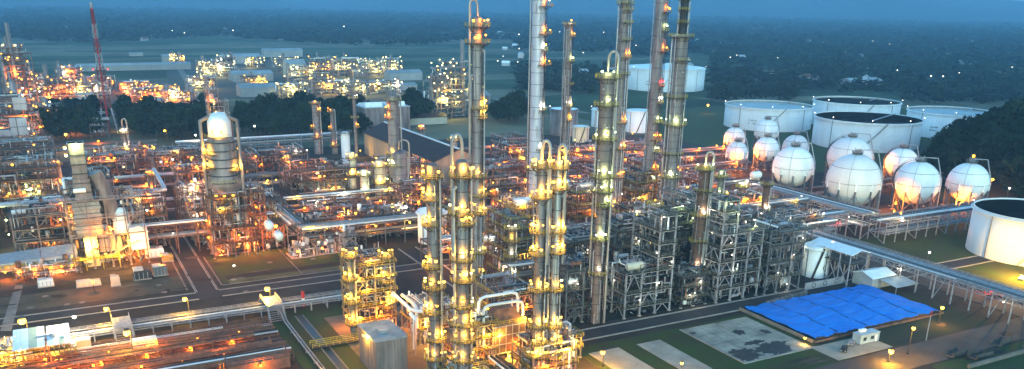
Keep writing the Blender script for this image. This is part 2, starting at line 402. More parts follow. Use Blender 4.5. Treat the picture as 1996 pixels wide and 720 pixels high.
# ------------------------------------------------------------------ builders for plant equipment
NEAR = 'slim columns wrapped in amber lit platforms'
def camdir(x, y): return math.atan2(-y, -x)
def railing(b, pts, z, h=1.1, m=0, w=.09, step=2.2):
    for i in range(len(pts)-1):
        p, q = Vector((*pts[i], z)), Vector((*pts[i+1], z)); L = (q-p).length; k = max(1, round(L/step))
        for j in range(k+(i == len(pts)-2)):
            t = p+(q-p)*(j/k); b.bar(t, t+Vector((0, 0, h)), w, m)
        for hh in (h, h*.55): b.bar(p+Vector((0, 0, hh)), q+Vector((0, 0, hh)), w, m)
def ladder(b, p, z0, z1, ang, m=0, cage=True):
    x, y = p; s = Vector((-math.sin(ang), math.cos(ang), 0))*.28; o = Vector((math.cos(ang), math.sin(ang), 0))
    for k in (-1, 1): b.bar(Vector((x, y, z0))+s*k, Vector((x, y, z1))+s*k, .1, m)
    z = z0+.5
    while z < z1:
        b.bar(Vector((x, y, z))-s, Vector((x, y, z))+s, .06, m); z += .9
    if cage:
        for k in (-1.2, 0, 1.2): b.bar(Vector((x, y, z0+2.2))+s*k+o*(.75 if k == 0 else .5), Vector((x, y, z1))+s*k+o*(.75 if k == 0 else .5), .06, m)
def column(label, xy, z1, dia, shell_m, plats=(), group='distillation columns', z0=0., taper=None, rings=8, pipes=((60, .28, 0, 1.),), neck=0, colour='amber', rail_m=None, lad=130, lr=.42, power=170, cat='column', kids=None):
    x, y = xy; t = thing('process_column', label, cat, x, y, z0, 0, group); r = dia/2; cd = camdir(x, y); h = z1-z0
    b = MB(); dome = [(r*math.cos(a), h-r*.5+r*.5*math.sin(a)) for a in [i*math.pi/12 for i in range(0, 7)]]; dome[-1] = (.01, h)
    if taper: prof = [(taper[0]/2, 0), (taper[0]/2, taper[1]-z0), (r, taper[1]-z0+2.2)]+dome
    else: prof = [(r*1.12, 0), (r*1.12, 2.5), (r, 3.)]+dome
    b.lathe(prof, 24); b.build('shell', shell_m, t)
    if rings:
        rings = int(rings*1.7); b = MB()
        for i in range(1, rings+1):
            zz = h*i/(rings+1); rr = (taper[0]/2 if taper and zz < taper[1]-z0 else r)
            b.lathe([(rr, zz-.08), (rr+.09, zz-.08), (rr+.09, zz+.08), (rr, zz+.08)], 24)
        b.build('stiffening_rings', m_dsteel, t)
    for a, pr, f0, f1 in pipes:
        an = cd+RAD(a); rr = r+pr+.35; c, s_ = math.cos(an), math.sin(an)
        MB().tube([(rr*c, rr*s_, h*f0), (rr*c, rr*s_, h*f1-1.), ((r*.6)*c, (r*.6)*s_, h*f1-.2)], pr, 8).build('riser_pipe', m_silver if pr > .27 else m_steel, t)
    if neck:
        an = cd+RAD(75 if neck > 0 else -75); c, s_ = math.cos(an), math.sin(an); q = abs(neck); L = r+.9
        pts = [(0, 0, h-.3), (0, 0, h+q*.6)]+[(L/2*c-L/2*c*math.cos(i*math.pi/6), L/2*s_-L/2*s_*math.cos(i*math.pi/6), h+q*.6+q*.4*math.sin(i*math.pi/6)) for i in range(1, 6)]+[(L*c, L*s_, h+q*.6), (L*c, L*s_, h*.55)]
        MB().tube(pts, .42, 8).build('overhead_pipe', m_silver, t)
    if lad is not None:
        b = MB(); an = cd+RAD(lad); ladder(b, ((r+.35)*math.cos(an), (r+.35)*math.sin(an)), 1, h-1, an); b.build('ladder', m_dsteel, t)
    if len(plats) > 4:
        rn = random.Random(int(x*10)); jb = MB()
        for i in range(int(h/3.2)):
            zz = rn.uniform(2, h-3); an = cd+rn.uniform(-1.8, 1.8); rr = (taper[0]/2 if taper and zz < taper[1]-z0 else r); c, s_ = math.cos(an), math.sin(an)
            jb.tube([(rr*c, rr*s_, zz), ((rr+.7)*c, (rr+.7)*s_, zz)], rn.uniform(.15, .3), 7)
            if rn.random() < .6: jb.tube([((rr+.7)*c, (rr+.7)*s_, zz), ((rr+.7)*c, (rr+.7)*s_, max(0, zz-rn.uniform(4, 18)))], rn.uniform(.08, .2), 6)
        jb.build('nozzles', m_steel, t)
        jb = MB()
        for i in range(3):
            an = cd+(-1.2, .9, 1.5)[i]+rn.uniform(-.2, .2); rr = r+.25; jb.tube([(rr*math.cos(an), rr*math.sin(an), 0), (rr*math.cos(an), rr*math.sin(an), h*rn.uniform(.6, .98))], .1, 5)
        jb.build('conduits', m_dsteel, t)
    for pl in plats:
        zz, a, ext, nl = pl[:4]; colr = pl[4] if len(pl) > 4 else colour; wd = pl[5] if len(pl) > 5 else 1.6; zz -= z0
        rr = (taper[0]/2 if taper and zz < taper[1]-z0 else r)
        an = cd+RAD(a); a0, a1 = an-RAD(ext/2), an+RAD(ext/2); k = max(4, int(ext/20))
        b = MB(); b.lathe([(rr+.03, zz-.12), (rr+wd, zz-.12), (rr+wd, zz), (rr+.03, zz), (rr+.03, zz-.12)], k, (0, 0, 0), 0, a0, a1, False)
        for i in range(0, k+1, 2):
            th = a0+(a1-a0)*i/k; c, s_ = math.cos(th), math.sin(th); b.bar((rr*c, rr*s_, zz-1.5), ((rr+wd)*c, (rr+wd)*s_, zz-.12), .16)
        p = b.build('platform', m_grate, t)
        b = MB(); railing(b, [((rr+wd)*math.cos(a0+(a1-a0)*i/k), (rr+wd)*math.sin(a0+(a1-a0)*i/k)) for i in range(k+1)], zz, 1.15, 0, .1, 1.4); b.build('railing', rail_m or m_yellow, p)
        if group == NEAR and nl: nl += 2
        for i in range(nl):
            th = an+RAD((i-(nl-1)/2)*min(62, ext/max(1, nl)))
            lamp(p, ((rr+wd*.72)*math.cos(th), (rr+wd*.72)*math.sin(th), zz+random.uniform(1.5, 2.6)), colr if random.random() < .85 else random.choice(('orange', 'yellow', 'amber')), lr*random.uniform(.6, 1.05))
        if nl and power: light(p, ((rr+.8)*math.cos(an), (rr+.8)*math.sin(an), zz+2.2), colr, power*(1.5 if group == NEAR else .9), .3)
    return t
PIPEM = [m_silver, m_steel, m_rust, m_white, m_dsteel, m_grey]
def clutter(w_, d, z0, z1, n, seed, wm=(4, 4, 2, 1, 2, 2), rmax=.34, boxes=10):
    n = int(n*1.7); boxes = int(boxes*1.5)
    rn = random.Random(seed); b = MB(); nl = max(1, int((z1-z0)/3.2)); zs = [z0+.5+i*3.2 for i in range(nl+1)]
    for i in range(n):
        r = rn.choice((.09, .12, .12, .16, .22, .28, rmax)); m = rn.choices(range(6), wm)[0]; z = min(z1, rn.choice(zs)+rn.uniform(-.3, 1.6))
        x, y = rn.uniform(0, w_), rn.uniform(0, d)
        if rn.random() < .5: x2 = rn.uniform(0, w_); y2 = y; 
        else: x2 = x; y2 = rn.uniform(0, d)
        pts = []
        if rn.random() < .6: pts.append((x, y, max(z0, z-rn.uniform(1.5, 6))))
        pts.append((x, y, z)); pts.append((x2, y2, z))
        q = rn.random()
        if q < .35: pts.append((x2, y2, max(z0, z-rn.uniform(2, 8))))
        elif q < .6: pts.append((x2, y2, min(z1+1, z+rn.uniform(1.5, 5))))
        elif q < .8:
            if x2 == x: pts.append((rn.uniform(0, w_), y2, z))
            else: pts.append((x2, rn.uniform(0, d), z))
        if (Vector(pts[-1])-Vector(pts[-2])).length < .6 or (Vector(pts[1])-Vector(pts[0])).length < .6: continue
        b.tube(pts, r, 6, m)
    for i in range(boxes):
        x, y, z = rn.uniform(.5, w_-1.5), rn.uniform(.5, d-1.5), rn.choice(zs); q = rn.random(); m = rn.choices(range(6), wm)[0]
        if q < .45: s = rn.uniform(.6, 1.6); b.box(x, y, z, x+s, y+s*rn.uniform(.6, 1.5), z+s*rn.uniform(.5, 1.2), m)
        elif q < .75: s = rn.uniform(.4, 1.); hh = rn.uniform(1.5, 3.5); b.lathe([(.01, 0), (s, .2), (s, hh-.3), (.01, hh)], 10, (x, y, z), m)
        else: s = rn.uniform(.4, .9); L = rn.uniform(2, 5); a = rn.random() < .5; b.tube([(x, y, z+s), (min(w_, x+L) if a else x, y if a else min(d, y+L), z+s)], s, 10, m)
    return b
FR = [0]
def frame(label, x0, y0, sx, sy, levels, nx, ny, mt=None, lamps=(), n=90, fine=False, rail=None, high=None, seed=None, wm=(4, 4, 2, 1, 2, 2), group='open steel process frames', z0=0., deckp=.75, deck=True, pw=160, braces=True, cat='steel structure', rmax=.34, pt=.42, boxes=12):
    "open frame; high = (first bay, last bay, extra levels) for a taller tower part"
    FR[0] += 1; seed = seed or FR[0]; rn = random.Random(seed*7+1); mt = mt or m_grey; rail = rail or (m_yellow if mt in (m_olive, m_brown, m_rust) else m_rail)
    t = thing('steel_frame', label, cat, x0, y0, z0, 0, group); X = [sx*i/nx for i in range(nx+1)]; Y = [sy*j/ny for j in range(ny+1)]
    lv = list(levels); top = lv[-1]
    for i, x in enumerate(X):
        for j, y in enumerate(Y):
            if 0 < i < nx and 0 < j < ny: continue
            hz = top+.3
            if high and high[0] <= i <= high[1]: hz = high[2][-1]+.3
            b = MB(); b.box(x-pt/2, y-pt/2, 0, x+pt/2, y+pt/2, hz); b.box(x-pt, y-pt, 0, x+pt, y+pt, .35, 1); b.build('post', [mt, m_conc], t)
    alllv = [(z, 0, nx) for z in lv]+([(z, high[0], high[1]) for z in high[2]] if high else [])
    if not fine: bb = MB()
    for z, i0, i1 in alllv:
        xa, xb = X[i0], X[i1]
        segs = [((xa, y, z-.25), (xb, y, z-.25)) for y in Y]+[((X[i], 0, z-.25), (X[i], sy, z-.25)) for i in range(i0, i1+1)]
        for p, q in segs:
            if fine: MB().bar(p, q, .3, 0, .42).build('beam', mt, t)
            else: bb.bar(p, q, .3, 0, .42)
    if not fine: bb.build('floor_beams', mt, t)
    if braces:
        bb = MB()
        zz = [0]+lv
        for k in range(len(zz)-1):
            i = rn.randrange(nx); xm = (X[i]+X[i+1])/2
            for y in (0, sy):
                bb.bar((X[i], y, zz[k]), (xm, y, zz[k+1]-.4), .22); bb.bar((X[i+1], y, zz[k]), (xm, y, zz[k+1]-.4), .22)
            j = rn.randrange(ny); ym = (Y[j]+Y[j+1])/2
            bb.bar((0, Y[j], zz[k]), (0, ym, zz[k+1]-.4), .22); bb.bar((0, Y[j+1], zz[k]), (0, ym, zz[k+1]-.4), .22)
        bb.build('bracing', mt, t)
    rl = MB()
    for z, i0, i1 in alllv:
        xa, xb = X[i0], X[i1]; xo = rn.uniform(0, .35)*(xb-xa) if rn.random() > deckp else 0
        dw = sy*(rn.choice((.45, .7, 1)) if z < alllv[-1][0]-.1 and z != top else .28)
        if deck: d = MB(); d.box(xa+xo-.6, -.7, z-.02, xb+.6, dw, z+.06); d.build('deck', m_grate, t)
        railing(rl, [(xa-.55, sy), (xa-.55, -.65), (xb+.55, -.65), (xb+.55, sy)], z+.06, 1.15, 0, .1, 2.4)
    rl.build('railing', rail, t)
    if n: clutter(sx, sy, .2, top+2.6, int(n*1.15), seed, wm, rmax, int(boxes*1.3)).build('pipework', PIPEM, t, 'stuff')
    if high:
        cb = clutter(X[high[1]]-X[high[0]], sy, top, high[2][-1], max(8, n//3), seed+90, wm, rmax, 5); cb.v = [(v[0]+X[high[0]], v[1], v[2]) for v in cb.v]; cb.build('upper_pipework', PIPEM, t, 'stuff')
    for L in lamps:
        fx, fy, z, c = L[:4]; lamp(t, (fx*sx, fy*sy, z), c, (L[5] if len(L) > 5 else .38)*rn.uniform(.7, 1.1), L[4] if len(L) > 4 else pw, off=(-.6, -.9, -.4))
    return t
def rack(label, axis, a0, a1, c, width, levels, pipes, bay=9., mt=None, lamps=(), group='pipe racks', rail=False, pm=(5, 3, 2, 1, 1, 2), seed=0, rr=(.14, .2, .28, .38), big=(), truss=False, legs=True, z0=0., cat='pipe rack'):
    "raised pipe rack along X or Y; c is the near edge of its width"
    rn = random.Random(seed+int(a0*3+c)); mt = mt or m_grey; L = a1-a0
    if axis == 'x': t = thing('pipe_rack', label, cat, a0, c, z0, 0, group); P = lambda a, w_, z: (a, w_, z)
    else: t = thing('pipe_rack', label, cat, c, a0, z0, 0, group); P = lambda a, w_, z: (w_, a, z)
    k = max(1, round(L/bay)); top = levels[-1]
    cb = MB()
    for i in range(k+1):
        a = L*i/k
        for w_ in (0, width):
            if legs: MB().bar(P(a, w_, 0), P(a, w_, top+.2), .4).build('post', mt, t)
        for z in levels: cb.bar(P(a, -.4, z-.2), P(a, width+.4, z-.2), .35)
        if legs and i % 3 == 0:
            cb.bar(P(a, 0, 0), P(a, width, levels[0]-.3), .2)
    for z in levels:
        for w_ in (0, width): cb.bar(P(0, w_, z-.2), P(L, w_, z-.2), .3)
    cb.build('cross_beams', mt, t)
    if truss:
        tb_ = MB(); h = truss
        for w_ in (0, width):
            tb_.bar(P(0, w_, top-h), P(L, w_, top-h), .25)
            for i in range(k):
                a, m_, e = L*i/k, L*(i+.5)/k, L*(i+1)/k
                tb_.bar(P(a, w_, top-.2), P(m_, w_, top-h), .2); tb_.bar(P(m_, w_, top-h), P(e, w_, top-.2), .2); tb_.bar(P(m_, w_, top-h), P(m_, w_, top-.2), .18)
        tb_.build('truss', mt, t)
    for z in levels:
        w_ = .35
        for q in range(pipes):
            r = rn.choice(rr)
            if w_+2*r > width-.2: break
            s0, s1 = (0, L) if rn.random() < .7 else sorted((rn.uniform(0, L), rn.choice((0, L))))
            if s1-s0 > 4: MB().tube([P(s0, w_+r, z+r), P(s1, w_+r, z+r)], r, 8).build('pipe', rn.choices(PIPEM, pm)[0], t)
            w_ += 2*r+rn.uniform(.12, .5)
    for wf, z, r, mm in big: MB().tube([P(-1, wf*width, z+r), P(L+1, wf*width, z+r)], r, 12).build('pipe', mm, t)
    if rail:
        b = MB(); b.bar(P(0, width+.9, top), P(L, width+.9, top), 1.2, 0, .1)
        for ww in (width+.4, width+1.4):
            for i in range(int(L/2.4)+1): b.bar(P(min(L, i*2.4), ww, top), P(min(L, i*2.4), ww, top+1.15), .1, 1)
            for hh in (.6, 1.15): b.bar(P(0, ww, top+hh), P(L, ww, top+hh), .09, 1)
        b.build('walkway', [m_grate, rail if rail is not True else m_steel], t)
    for LL in lamps: lamp(t, P(LL[0]*L, LL[1]*width, LL[2]), LL[3], LL[5] if len(LL) > 5 else .38, LL[4] if len(LL) > 4 else 160, off=(-.5, -.9, -.4))
    return t
def drum(label, x, y, z, L, r, axis='x', mt=None, group=None, cat='drum', hat=True):
    t = thing('horizontal_drum', label, cat, x, y, z, 0 if axis == 'x' else math.pi/2, group); b = MB()
    k = 16; prof = [(.01, -L/2-r*.5)]+[(r*math.sin(a), -L/2-r*.5*math.cos(a)) for a in (.4, .8, 1.2, 1.57)]+[(r*math.sin(a), L/2+r*.5*math.cos(a)) for a in (1.57, 1.2, .8, .4)]+[(.01, L/2+r*.5)]
    vs = []; fs = []
    for rr, q in prof:
        for j in range(k): vs.append((q, rr*math.cos(2*math.pi*j/k), r+.6+rr*math.sin(2*math.pi*j/k)))
    for i in range(len(prof)-1):
        for j in range(k): fs.append((i*k+j, (i+1)*k+j, (i+1)*k+(j+1) % k, i*k+(j+1) % k))
    b.add(vs, fs, 0, True); b.build('shell', mt or m_white, t)
    for s in (-1, 1): MB().box(s*L*.3-.25, -r*.8, 0, s*L*.3+.25, r*.8, r*.75).build('saddle', m_conc, t)
    b = MB()
    for s in (-.3, .1, .35): b.tube([(s*L, 0, 2*r+.3), (s*L, 0, 2*r+1.3)], .18, 8); b.tube([(s*L, 0, 2*r+1.3), (s*L, 0, 2*r+1.4)], .3, 8)
    b.build('nozzles', m_steel, t)
    return t
def sphere(label, base, row_c, rpx, colour=None, power=900, stair=200, r=None):
    x, y = base; r = r or rpx*MPP(x, y, 12); cz = ZT(x, y, row_c)
    t = thing('storage_sphere', label, 'storage sphere', x, y, 0, 0, 'white gas storage spheres'); cd = camdir(x, y)
    k = 20; b = MB(); b.lathe([(max(.01, r*math.sin(math.pi*i/k)), cz-r*math.cos(math.pi*i/k)) for i in range(k+1)], 36); b.build('shell', m_white, t)
    sm = MB()
    for zz in (.0, .55): rr = math.sqrt(1-zz*zz)*r; sm.lathe([(rr, cz+zz*r-.09), (rr+.06, cz+zz*r-.09), (rr+.06, cz+zz*r+.09), (rr, cz+zz*r+.09)], 36)
    for q in range(2):
        a = cd-.15+q*1.5; sm.tube([((r+.02)*math.cos(e)*math.cos(a), (r+.02)*math.cos(e)*math.sin(a), cz+(r+.02)*math.sin(e)) for e in [RAD(v) for v in range(-60, 86, 12)]], .07, 4)
    sm.build('weld_bands', m_grey, t)
    nl = 10; pts = []
    for i in range(nl):
        a = 2*math.pi*i/nl+.2; c, s = math.cos(a), math.sin(a); R_ = r*.97; pts.append((R_*c, R_*s))
        b = MB(); b.tube([(R_*c, R_*s, 0), (R_*c, R_*s, cz+.5)], .42, 10, 0); b.box(R_*c-.8, R_*s-.8, 0, R_*c+.8, R_*s+.8, .6, 1); b.tube([(R_*c, R_*s, cz-3.2), (R_*c, R_*s, cz+.8)], .62, 10, 2); b.build('leg', [m_grey, m_conc, m_white], t)
    for i in range(nl):
        p, q = pts[i], pts[(i+1) % nl]; b = MB(); b.bar((*p, .8), (*q, cz*.72), .2); b.bar((*q, .8), (*p, cz*.72), .2); b.build('cross_brace', m_grey, t)
    b = MB(); zt = cz+r
    b.lathe([(.1, zt+.25), (2.6, zt+.25), (2.6, zt+.4), (.1, zt+.4)], 14); p = b.build('top_platform', m_grate, t)
    b = MB(); railing(b, [(2.6*math.cos(i*math.pi/6), 2.6*math.sin(i*math.pi/6)) for i in range(13)], zt+.4, 1.2, 0, .12, 1.5); b.build('railing', m_grey, p)
    b = MB()
    for q in range(6): a = q*1.05; b.tube([(1.3*math.cos(a), 1.3*math.sin(a), zt-.3), (1.3*math.cos(a), 1.3*math.sin(a), zt+2.+.5*(q % 3))], .22, 7)
    b.tube([(0, 0, zt), (0, 0, zt+2.2), (r*.5, -r*.5, zt+2.2-.1), (r*.72, -r*.72, cz+2), (r*.72, -r*.72, 2)], .3, 8); b.build('relief_pipework', m_steel, p)
    st = MB(); pr = None
    for i in range(25):
        e = RAD(-12+i*4.1); a = cd+RAD(stair)-RAD(70)*(i/24); R_ = r+.7; q = Vector((R_*math.cos(e)*math.cos(a), R_*math.cos(e)*math.sin(a), cz+R_*math.sin(e)))
        if pr is not None: st.bar(pr, q, .9, 0, .16); st.bar(pr+Vector((0, 0, 1.1)), q+Vector((0, 0, 1.1)), .1, 1); st.bar(q, q+Vector((0, 0, 1.1)), .08, 1)
        pr = q
    a = cd+RAD(stair); st.bar(((r+.7)*math.cos(a+.5), (r+.7)*math.sin(a+.5), 0), ((r+.7)*.98*math.cos(a), (r+.7)*.98*math.sin(a), cz-r*.2), .9, 0, .16)
    st.build('stairway', [m_grate, m_grey], t)
    if colour:
        an = cd+RAD(colour[1]); rr = r+(colour[3] if len(colour) > 3 else 6); lamp(t, (rr*math.cos(an), rr*math.sin(an), colour[2]), colour[0], .5, power, off=(0, 0, 1.3))
        b = MB(); b.bar((rr*math.cos(an), rr*math.sin(an), 0), (rr*math.cos(an), rr*math.sin(an), colour[2]), .14); b.build('lamp_pole', m_steel, t)
    return t
def tank(label, c_base, rpx, row_rim, roof='open', lamps=5, mt=None, group='large white storage tanks', r=None, h=None, stair=True):
    x, y = c_base if not isinstance(c_base[0], str) else c_base[1:]; r = r or rpx*MPP(x, y, 8); h = h or ZT(x, y, row_rim); mt = mt or m_white
    t = thing('storage_tank', label, 'storage tank', x, y, 0, 0, group); cd = camdir(x, y); n = 64
    b = MB(); b.lathe([(r, -.2), (r, h), (r-.25, h), (r-.25, h-.5)], n); b.build('shell', mt, t)
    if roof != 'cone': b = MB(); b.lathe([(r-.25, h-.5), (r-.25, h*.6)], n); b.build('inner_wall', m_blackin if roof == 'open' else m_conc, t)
    b = MB(); b.lathe([(r, h-1.), (r+.9, h-1.), (r+.9, h-.8), (r, h-.8)], n); b.lathe([(r+.1, h-.02), (r+.1, h+.15), (r-.35, h+.15), (r-.35, h-.02)], n)
    for zz in (.2, .4, .6, .8): b.lathe([(r, h*zz-.04), (r+.05, h*zz-.04), (r+.05, h*zz+.04), (r, h*zz+.04)], n)
    b.build('wind_girder', mt, t)
    b = MB()
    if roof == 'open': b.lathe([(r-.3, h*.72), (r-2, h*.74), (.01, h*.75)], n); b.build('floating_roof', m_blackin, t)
    elif roof == 'dark': b.lathe([(r-.3, h*.93), (r-2, h*.935), (.01, h*.945)], n); b.build('floating_roof', m_blackin, t)
    elif roof == 'pale': b.lathe([(r-.3, h*.9), (r-3, h*.91), (.01, h*.92)], n); b.build('floating_roof', m_roofg, t)
    else: b.lathe([(r-.3, h), (r*.5, h+r*.05), (.01, h+r*.07)], n); b.build('cone_roof', m_roofw, t)
    if roof != 'cone':
        b = MB(); a = cd+RAD(150); b.bar((r*math.cos(a), r*math.sin(a), h+.3), (r*.2*math.cos(a), r*.2*math.sin(a), h*.86), 1.2, 0, .3); b.build('rolling_ladder', m_steel, t)
    if stair:
        st = MB(); pr = None
        for i in range(22):
            a = cd+RAD(-5)+RAD(34)*i/21*min(1, 30/r); q = Vector(((r+.6)*math.cos(a), (r+.6)*math.sin(a), h*i/21))
            if pr is not None: st.bar(pr, q, .9, 0, .2); st.bar(pr+Vector((0, 0, 1.1)), q+Vector((0, 0, 1.1)), .1, 1)
            pr = q
        st.build('spiral_stairway', [m_grate, m_grey], t)
    if r > 30:
        mk = MB(); rn = random.Random(int(r*9))
        for row in (0, 1):
            for i in range(7):
                if rn.random() < .25: continue
                an = cd+RAD(-24+i*1.6); rr = r+.08; an2 = an+RAD(rn.uniform(.6, 1.2)); za = h*(.42-.13*row); zb = za+rn.uniform(.9, 1.4)
                mk.add([(rr*math.cos(an), rr*math.sin(an), za), (rr*math.cos(an2), rr*math.sin(an2), za), (rr*math.cos(an2), rr*math.sin(an2), zb), (rr*math.cos(an), rr*math.sin(an), zb)], [(0, 1, 2, 3)])
        mk.build('faded_marking', m_grey, t)
    dp = MB()
    for a in (-38, 52): an = cd+RAD(a); dp.tube([((r+.25)*math.cos(an), (r+.25)*math.sin(an), 0), ((r+.25)*math.cos(an), (r+.25)*math.sin(an), h-1)], .2, 6)
    dp.build('drain_pipe', m_grey, t)
    for i in range(lamps):
        an = cd+RAD(-80+170*i/max(1, lamps-1)); lx, ly = (r+.4)*math.cos(an), (r+.4)*math.sin(an)
        o = lamp(t, (lx, ly, h+2.), 'white', .32); MB().bar((lx, ly, h-1), (lx, ly, h+1.8), .14).build('lamp_pole', m_grey, t)
    return t
def street_lamp(label, px, py, z=8.5, colour='amber', power=2600, arm=1.6, r=.5, xy=None, h2=None):
    x, y = xy or G(px, py, z); t = thing('street_lamp', label, 'street lamp', x+arm*.7, y+arm*.7, 0, 0, 'lit street lamps')
    b = MB(); b.tube([(0, 0, 0), (0, 0, z-.6)], .13, 8); b.box(-.3, -.3, 0, .3, .3, .4); b.build('pole', m_dsteel, t)
    MB().tube([(0, 0, z-.7), (-arm*.4, -arm*.4, z+.3), (-arm*.7, -arm*.7, z+.5)], .09, 6).build('arm', m_steel, t)
    lamp(t, (-arm*.7, -arm*.7, z), colour, r*1.45, power*.55, 'lamp_head', off=(-.9, -.9, -1.3)); return t
def flood(label, x, y, z, colour, power, r=.4, aim=(0, 0, .9)):
    t = thing('flood_lamp', label, 'flood lamp', x, y, 0, 0, 'flood lamps on short poles'); MB().bar((0, 0, 0), (0, 0, z-r), .2).build('pole', m_dsteel, t); lamp(t, (0, 0, z), colour, r, power, 'lamp_head', off=aim); return t
def block(b, x0, y0, x1, y1, h, z=0, m=0): return b.box(x0, y0, z, x1, y1, z+h, m)
def gable(name, label, x0, y0, x1, y1, eave, ridge, wall, roof, cat='building', along='x', group=None, over=.6, windows=0, ridge_vent=None, z=0.):
    t = thing(name, label, cat, x0, y0, z, 0, group); sx, sy = x1-x0, y1-y0; b = MB()
    if along == 'x':
        b.add([(0, 0, 0), (sx, 0, 0), (sx, sy, 0), (0, sy, 0), (0, 0, eave), (sx, 0, eave), (sx, sy, eave), (0, sy, eave), (0, sy/2, ridge), (sx, sy/2, ridge)],
              [(0, 1, 5, 4), (1, 2, 6, 9, 5), (2, 3, 7, 6), (3, 0, 4, 8, 7)])
        R_ = [((-over, -over, eave-.1), (sx+over, -over, eave-.1), (sx+over, sy/2, ridge+.15), (-over, sy/2, ridge+.15)), ((sx+over, sy+over, eave-.1), (-over, sy+over, eave-.1), (-over, sy/2, ridge+.15), (sx+over, sy/2, ridge+.15))]
        rv = ((0, sy/2, ridge+.4), (sx, sy/2, ridge+.4))
    else:
        b.add([(0, 0, 0), (sx, 0, 0), (sx, sy, 0), (0, sy, 0), (0, 0, eave), (sx, 0, eave), (sx, sy, eave), (0, sy, eave), (sx/2, 0, ridge), (sx/2, sy, ridge)],
              [(0, 1, 5, 8, 4), (1, 2, 6, 5), (2, 3, 7, 9, 6), (3, 0, 4, 7)])
        R_ = [((-over, sy+over, eave-.1), (-over, -over, eave-.1), (sx/2, -over, ridge+.15), (sx/2, sy+over, ridge+.15)), ((sx+over, -over, eave-.1), (sx+over, sy+over, eave-.1), (sx/2, sy+over, ridge+.15), (sx/2, -over, ridge+.15))]
        rv = ((sx/2, 0, ridge+.4), (sx/2, sy, ridge+.4))
    b.build('wall', wall, t)
    for q in R_:
        b = MB(); q = [Vector(v) for v in q]; u = [v+Vector((0, 0, .2)) for v in q]
        b.add(q+u, [(3, 2, 1, 0), (4, 5, 6, 7), (0, 1, 5, 4), (1, 2, 6, 5), (2, 3, 7, 6), (3, 0, 4, 7)])
        k = int((q[1]-q[0]).length/1.2)
        for i in range(1, k): 
            f = i/k; b.bar(u[0].lerp(u[1], f)+Vector((0, 0, .03)), u[3].lerp(u[2], f)+Vector((0, 0, .03)), .12)
        b.build('roof', roof, t)
    if ridge_vent: MB().bar(rv[0], rv[1], 1.1, 0, .7).build('ridge_vent', ridge_vent, t)
    return t
# ------------------------------------------------------------------ columns
def col(label, px, py, top, wpx, mt, rows=(), **k):
    x, y = G(px, py); z1 = ZT(x, y, top); zm = z1*.55
    dia = wpx*MPP(x, y, zm)
    if 'taper' in k: k['taper'] = (k['taper'][0]*MPP(x, y, 20), ZT(x, y, k['taper'][1]))
    pl = [(ZT(x, y, r[0]), *r[1:]) for r in rows]
    return column(label, (x, y), z1, dia, mt, pl, **k)
NEAR = 'slim columns wrapped in amber lit platforms'
col('foremost slim silver column with amber lit platforms, standing behind the grey cladded box', 850, 760, 318, 22, m_lav,
    [(345, -40, 200, 2), (388, -50, 150, 2), (438, -60, 160, 2), (520, -60, 190, 2), (561, -20, 240, 3), (608, -50, 170, 2), (661, 30, 170, 2), (698, -10, 240, 3)], group=NEAR, pipes=((60, .3, 0, .95), (95, .18, 0, .7)), rings=10)
col('thicker silver column with a white hooped pipe on top and the densest ring of amber lamps', 903, 770, 310, 25, m_lav,
    [(343, 10, 300, 3), (416, 0, 320, 4, 'amber', 2.), (437, 40, 120, 1), (506, 0, 280, 3), (546, 20, 240, 2), (596, 0, 300, 3), (632, 30, 200, 2), (662, 10, 160, 1), (701, 0, 280, 3)], group=NEAR, pipes=((-60, .4, 0, .9), (80, .3, 0, .98)), neck=-6, rings=9)
col('very tall slender lavender column with orange boxed platforms at its head and red beacons halfway', 930, 600, 32, 19, m_lav,
    [(52, 40, 250, 3, 'orange', 2.4), (84, 20, 280, 2, 'orange', 2.4), (212, 60, 180, 2), (230, 60, 120, 1), (345, 10, 300, 1), (382, 50, 200, 2), (416, 50, 200, 2), (492, 50, 200, 2), (536, 50, 180, 1), (592, 50, 200, 2), (640, 50, 200, 2)], group='tall slender columns rising past the horizon', pipes=((85, .3, .3, .9),), neck=-5, rings=11)
col('slim column with a yellow railed head, twin of the thinner one beside the dark road', 1045, 740, 312, 18, m_lav,
    [(326, -10, 330, 3), (385, 0, 220, 2), (452, -50, 180, 2), (495, -60, 190, 2), (565, 0, 280, 3), (636, 10, 300, 3), (668, 20, 120, 1), (696, 0, 220, 2)], group=NEAR, pipes=((70, .25, 0, .97),), neck=5, rings=9)
col('thinner of the twin amber lit columns, closest to the dark road junction', 1075, 735, 312, 15, m_silver,
    [(328, 20, 320, 3), (368, 30, 200, 1), (452, 50, 200, 2), (492, 50, 190, 2), (565, 30, 260, 2), (636, 20, 300, 2), (667, 50, 160, 1), (698, 30, 200, 2)], group=NEAR, pipes=((-80, .22, 0, .9),), neck=4, rings=8)
col('tall pale lavender column with a thin white pipe down its edge and orange boxes on its other edge', 1040, 440, -22, 25, m_pale,
    [(12, 60, 110, 1, 'orange', 3.2), (66, 60, 110, 2, 'orange', 3.2), (98, 60, 70, 1, 'white'), (126, 60, 110, 2, 'orange', 3.2), (214, 60, 80, 1, 'white'), (290, 55, 100, 1, 'white'), (330, 10, 320, 3)], group='tall slender columns rising past the horizon', pipes=((-88, .35, 0, 1.), (80, .2, .1, .6)), rings=12, lad=70)
col('dark rusty slender column between the pale lavender column and the swaged column', 1097, 400, 44, 13, m_dusk,
    [(48, 20, 300, 1, 'white', 1.6), (72, 70, 120, 1, 'orange'), (120, 60, 130, 1, 'green'), (165, 60, 110, 0), (208, 60, 120, 1, 'white'), (235, 60, 120, 1), (300, 0, 300, 2)], group='tall slender columns rising past the horizon', pipes=((-80, .3, 0, 1.), (80, .3, 0, .62), (40, .2, 0, .5)), rings=12)
